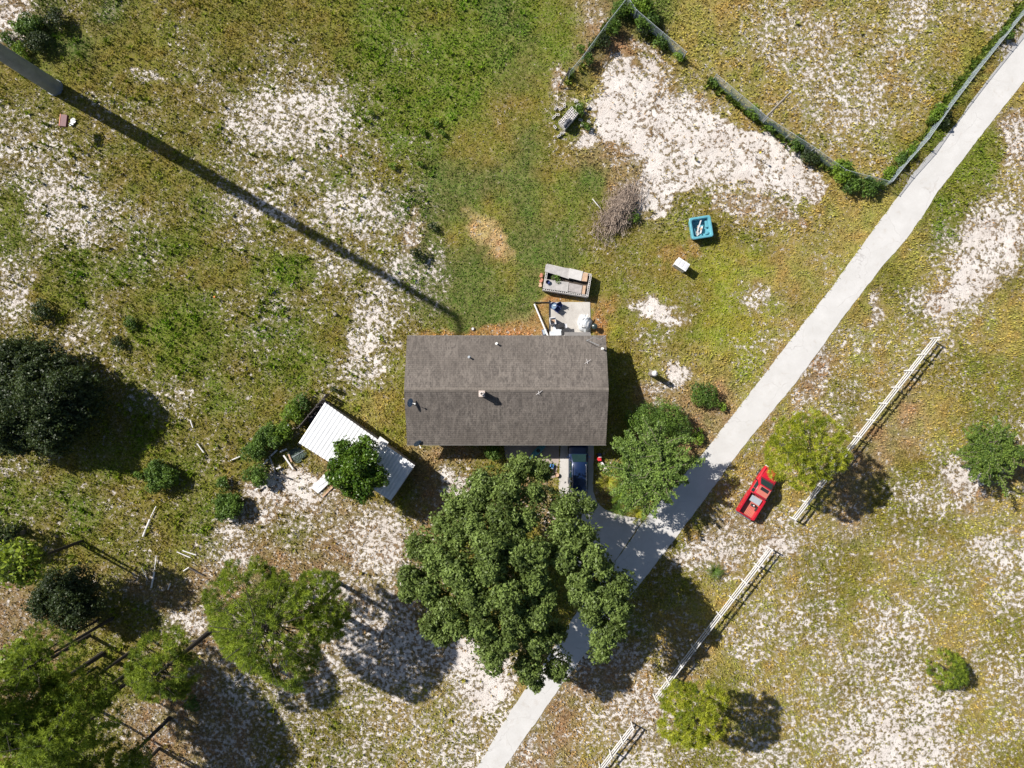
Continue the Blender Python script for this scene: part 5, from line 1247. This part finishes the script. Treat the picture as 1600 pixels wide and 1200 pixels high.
MB().box((0, 0, .45), (.62, .66, .9), bev=.02).build('case', M_white, o_); MB().lathe([(.22, .0), (.22, .012), (0, .012)], 18, (0, 0, .9)).build('drum', M_ply2, o_); MB().box((0, .34, 1.0), (.62, .1, .24), bev=.02).build('control_panel', M_lgrey, o_)
MB().box((-.33, 0, 1.14), (.04, .55, .5)).build('lid', M_white, o_)
for px, py, sx, sy, hz, lb, m_ in ((866, 513, .75, .6, .7, 'white cooler box between the washing machine and the eave', M_white), (863, 521, 1.1, .45, 1.3, 'white flat topped cupboard touching the eave', M_white)):
    o_ = thing('storage_box', lb, 'box', P(px + 5, py, hz).to_tuple()[:2] + (.06,), .1)
    MB().box((0, 0, hz / 2), (sx, sy, hz), bev=.02).build('case', m_, o_); MB().box((0, 0, hz + .03), (sx + .04, sy + .04, .05), bev=.02).build('lid', M_tarp, o_)
o_ = thing('barbecue_grill', 'black barbecue grill in the middle of the patio items', 'grill', P(877, 510, .8).to_tuple()[:2] + (.06,), .1)
MB().box((0, 0, .72), (.62, .5, .3), bev=.05).build('firebox', M_black, o_); MB().box((0, .05, .92), (.6, .44, .14), bev=.06).build('hood', M_black, o_)
MB().box((.45, 0, .8), (.26, .42, .03)).build('side_shelf', M_lgrey, o_); MB().box((-.45, 0, .8), (.26, .42, .03)).build('side_shelf', M_black, o_)
for sx in (-1, 1):
    for sy in (-1, 1): MB().box((sx * .26, sy * .2, .3), (.04, .04, .6)).build('leg', M_black, o_)
def heap(name, label, cat, px, py, sx, sy, hz, m_, z0=.06, seed=1):
    o_ = thing(name, label, cat, P(px, py, hz * .6).to_tuple()[:2] + (z0,)); rr_ = random.Random(seed); mb = MB(); n = 26
    ph = [rr_.uniform(0, 6.28) for _ in range(4)]; rings = []
    for j in range(9):
        t = j / 8; rings.append([(math.cos(a) * sx * (1 - t ** 2.2) * (1 + .10 * math.sin(3 * a + ph[0] + t * 3) + .07 * math.sin(7 * a + ph[1] + 4 * t)) + .001, math.sin(a) * sy * (1 - t ** 2.2) * (1 + .1 * math.cos(4 * a + ph[2]) + .06 * math.sin(9 * a + ph[3])),
                                 hz * t * (1 + .09 * math.sin(5 * a + ph[1]) * (1 - t))) for a in [2 * math.pi * k / n for k in range(n)]])
    mb.loft(rings); mb.build('cover', m_, o_, True); return o_
h_ = heap('tarp_heap', 'pale crumpled tarp heap at the lower right of the patio', 'tarp', 914, 505, .72, .92, .95, M_tarp)
for k in range(9): MB().box((random.uniform(-.5, .3), random.uniform(-.6, .7), random.uniform(.55, .85)), (random.uniform(.25, .6), .12, .04), M=Matrix.Rotation(random.uniform(0, 3), 4, 'Z') @ Matrix.Rotation(random.uniform(-.5, .5), 4, 'X')).build('fold', M_white, h_)
o_ = thing('kettle_grill', 'round black kettle beside the pale tarp heap', 'grill', P(929, 510, .6).to_tuple()[:2] + (0,))
MB().lathe([(0, .38), (.22, .42), (.30, .6), (.28, .72), (.15, .82), (0, .84)], 18).build('bowl', mat('dark_green_enamel', (.03, .045, .045), .3, var=.2), o_, True)
for k in range(3): MB().tube([(math.cos(k * 2.1) * .15, math.sin(k * 2.1) * .15, .45), (math.cos(k * 2.1) * .28, math.sin(k * 2.1) * .28, 0)], .02, 6).build('leg', M_black, o_)
a, b = P(835, 475, .12), P(857, 527, .5); c_ = (a + b) / 2; o_ = thing('white_post', 'long white post lying aslant left of the patio', 'post', (c_.x, c_.y, 0))
MB().tube([a - Vector((c_.x, c_.y, 0)), b - Vector((c_.x, c_.y, 0))], .085, 8).build('shaft', M_white, o_)
o_ = thing('cardboard_box', 'small dark crate between the white post and the eave', 'crate', P(851, 519).to_tuple()[:2] + (0,), .3)
MB().box((0, 0, .2), (.5, .6, .4), bev=.02).build('case', M_navy, o_); MB().box((0, 0, .42), (.42, .5, .04)).build('lid', M_grey, o_)
wc = thing('garden_edging', 'dark low edging strip along the left side of the patio', 'edging', P(858, 500)); MB().box((0, 0, .1), (.06, 4.0, .2)).build('strip', M_black, wc); MB().box((-.8, 1.8, .1), (1.6, .05, .2)).build('end_strip', M_black, wc)

# toys and small things by the driveway
def ride_toy(label, px, py, rz, c1, c2):
    o_ = thing('ride_on_toy', label, 'toy', P(px, py, .4).to_tuple()[:2] + (.0,), rz)
    MB().box((0, -.12, .22), (.42, .5, .26), bev=.06).build('body', c1, o_); MB().box((0, .26, .26), (.36, .34, .28), bev=.06).build('front', c2, o_)
    MB().box((0, -.3, .42), (.36, .06, .22), bev=.02).build('backrest', c1, o_); MB().tube([(0, .15, .35), (0, .05, .55)], .02, 6).tube([(-.16, .05, .55), (.16, .05, .55)], .025, 6).build('handlebar', M_bleach, o_)
    for sx in (-1, 1):
        for sy in (-.25, .3): MB().tube([(sx * .20, sy, .1), (sx * .28, sy, .1)], .11, 12).build('wheel', M_black, o_)
ride_toy('red and blue ride on toy right of the dark blue vehicle', 937, 715, 0.05, M_red, M_navy)
ride_toy('red and blue toy car at the top of the driveway oak, left of the driveway', 862, 731, 2.9, M_blue, M_red)
o_ = thing('toy_pieces', 'small orange toy beside the walkway under the oak tip', 'toy', P(850, 727, .2).to_tuple()[:2] + (.0,))
MB().box((0, 0, .12), (.35, .2, .2), bev=.04).build('body', M_orange, o_); MB().box((-.05, 0, .26), (.15, .15, .1), bev=.03).build('cab', M_blue, o_)
o_ = thing('garden_hose_pot', 'tan flower pot at the left edge of the driveway', 'pot', P(870, 742, .2).to_tuple()[:2] + (.0,))
MB().lathe([(0, 0), (.15, 0), (.22, .3), (.19, .3), (.15, .22), (0, .22)], 14).build('pot_body', M_ply2, o_, True); MB().lathe([(.22, .27), (.24, .3), (.22, .33)], 14).build('rim', M_ply2, o_)
stick('white curved plank between the ride on toy and the yellow palms', (939, 722), (949, 736), .11, M_bleach, 'plank', 'plank', .2, sq=True)
o_ = thing('kayak', 'teal blue slim boat in the shade against the house wall', 'kayak', P(841, 704, .3).to_tuple()[:2] + (.03,), .75); mb = MB()
mb.loft([[(y, math.cos(a) * w_, .25 + math.sin(a) * .2 * (w_ / .33)) for a in [2 * math.pi * k / 12 for k in range(12)]] for y, w_ in ((-1.2, .03), (-.9, .18), (-.3, .32), (.3, .33), (.9, .2), (1.2, .03))])
mb.build('hull', mat('teal_plastic', (.05, .2, .24), .5), o_, True); MB().lathe([(.2, .0), (.2, .03), (0, .03)], 14, (0, 0, .445)).build('cockpit', M_black, o_)
# red panel on a post
b = P(121, 201); o_ = thing('purple_martin_house', 'red box on a tall thin post in the upper left field', 'birdhouse', b, -.12)
MB().tube([(0, 0, -.1), (0, 0, 1.85)], .05, 7).build('post', M_dwood, o_)
MB().box((0, 0, 2.05), (.62, 1.15, .34)).build('box', mat('dark_red_box', (.10, .010, .02), .6, var=.4, scale=6), o_)
MB().box((-.33, 0, 2.06), (.05, 1.2, .38)).build('back_panel', mat('salmon_panel', (.75, .28, .18), .6, var=.2), o_)
o_ = thing('white_bucket', 'broken white bucket lid on the ground right of the red box', 'lid', P(115, 189)); MB().lathe([(.0, .05), (.18, .05), (.26, .02), (.28, .1), (.18, .09), (0, .09)], 14).build('lid_disc', M_white, o_, True); MB().box((-.2, -.35, .08), (.4, .3, .05), .4).build('shard', M_tarp, o_); MB().box((.1, .1, .12), (.3, .12, .04), -.4).build('handle', M_grey, o_)
for px, py, h_, m_, lb in ((1180, 246, 1.4, M_yellow, 'thin marker stake with a yellow tip on the sandy patch'), (538, 250, 1.2, M_orange, 'thin marker stake with an orange tip in the upper middle field'),
                           (339, 465, .5, M_orange, 'short marker stake with an orange tip in the left field')):
    o_ = thing('marker_stake', lb, 'stake', P(px, py), 0, 'marker stakes'); MB().tube([(0, 0, -.05), (0, 0, h_)], .035, 6).build('rod', M_bleach if m_ == M_yellow else M_dwood, o_); MB().box((0, 0, h_ + .07), (.16, .16, .16), bev=.02).build('tip', m_, o_)
o_ = thing('valve_cover', 'small round white cap in the dirt just above the roof', 'cap', P(739, 514)); MB().lathe([(.14, 0), (.14, .1), (.1, .14), (0, .14)], 14).build('cap_top', M_white, o_); MB().lathe([(.2, 0), (.2, .04), (.14, .04)], 14).build('collar', M_dwood, o_)
o_ = thing('stump', 'small dark stump in the middle left field', 'stump', P(524, 491)); MB().lathe([(.2, -.05), (.16, .3), (.0, .3)], 9).build('wood', M_wood, o_); MB().tube([(.05, 0, .25), (.2, -.1, .45)], [.06, .03], 6).build('stub', M_dwood, o_)
print('objects', len(bpy.data.objects))
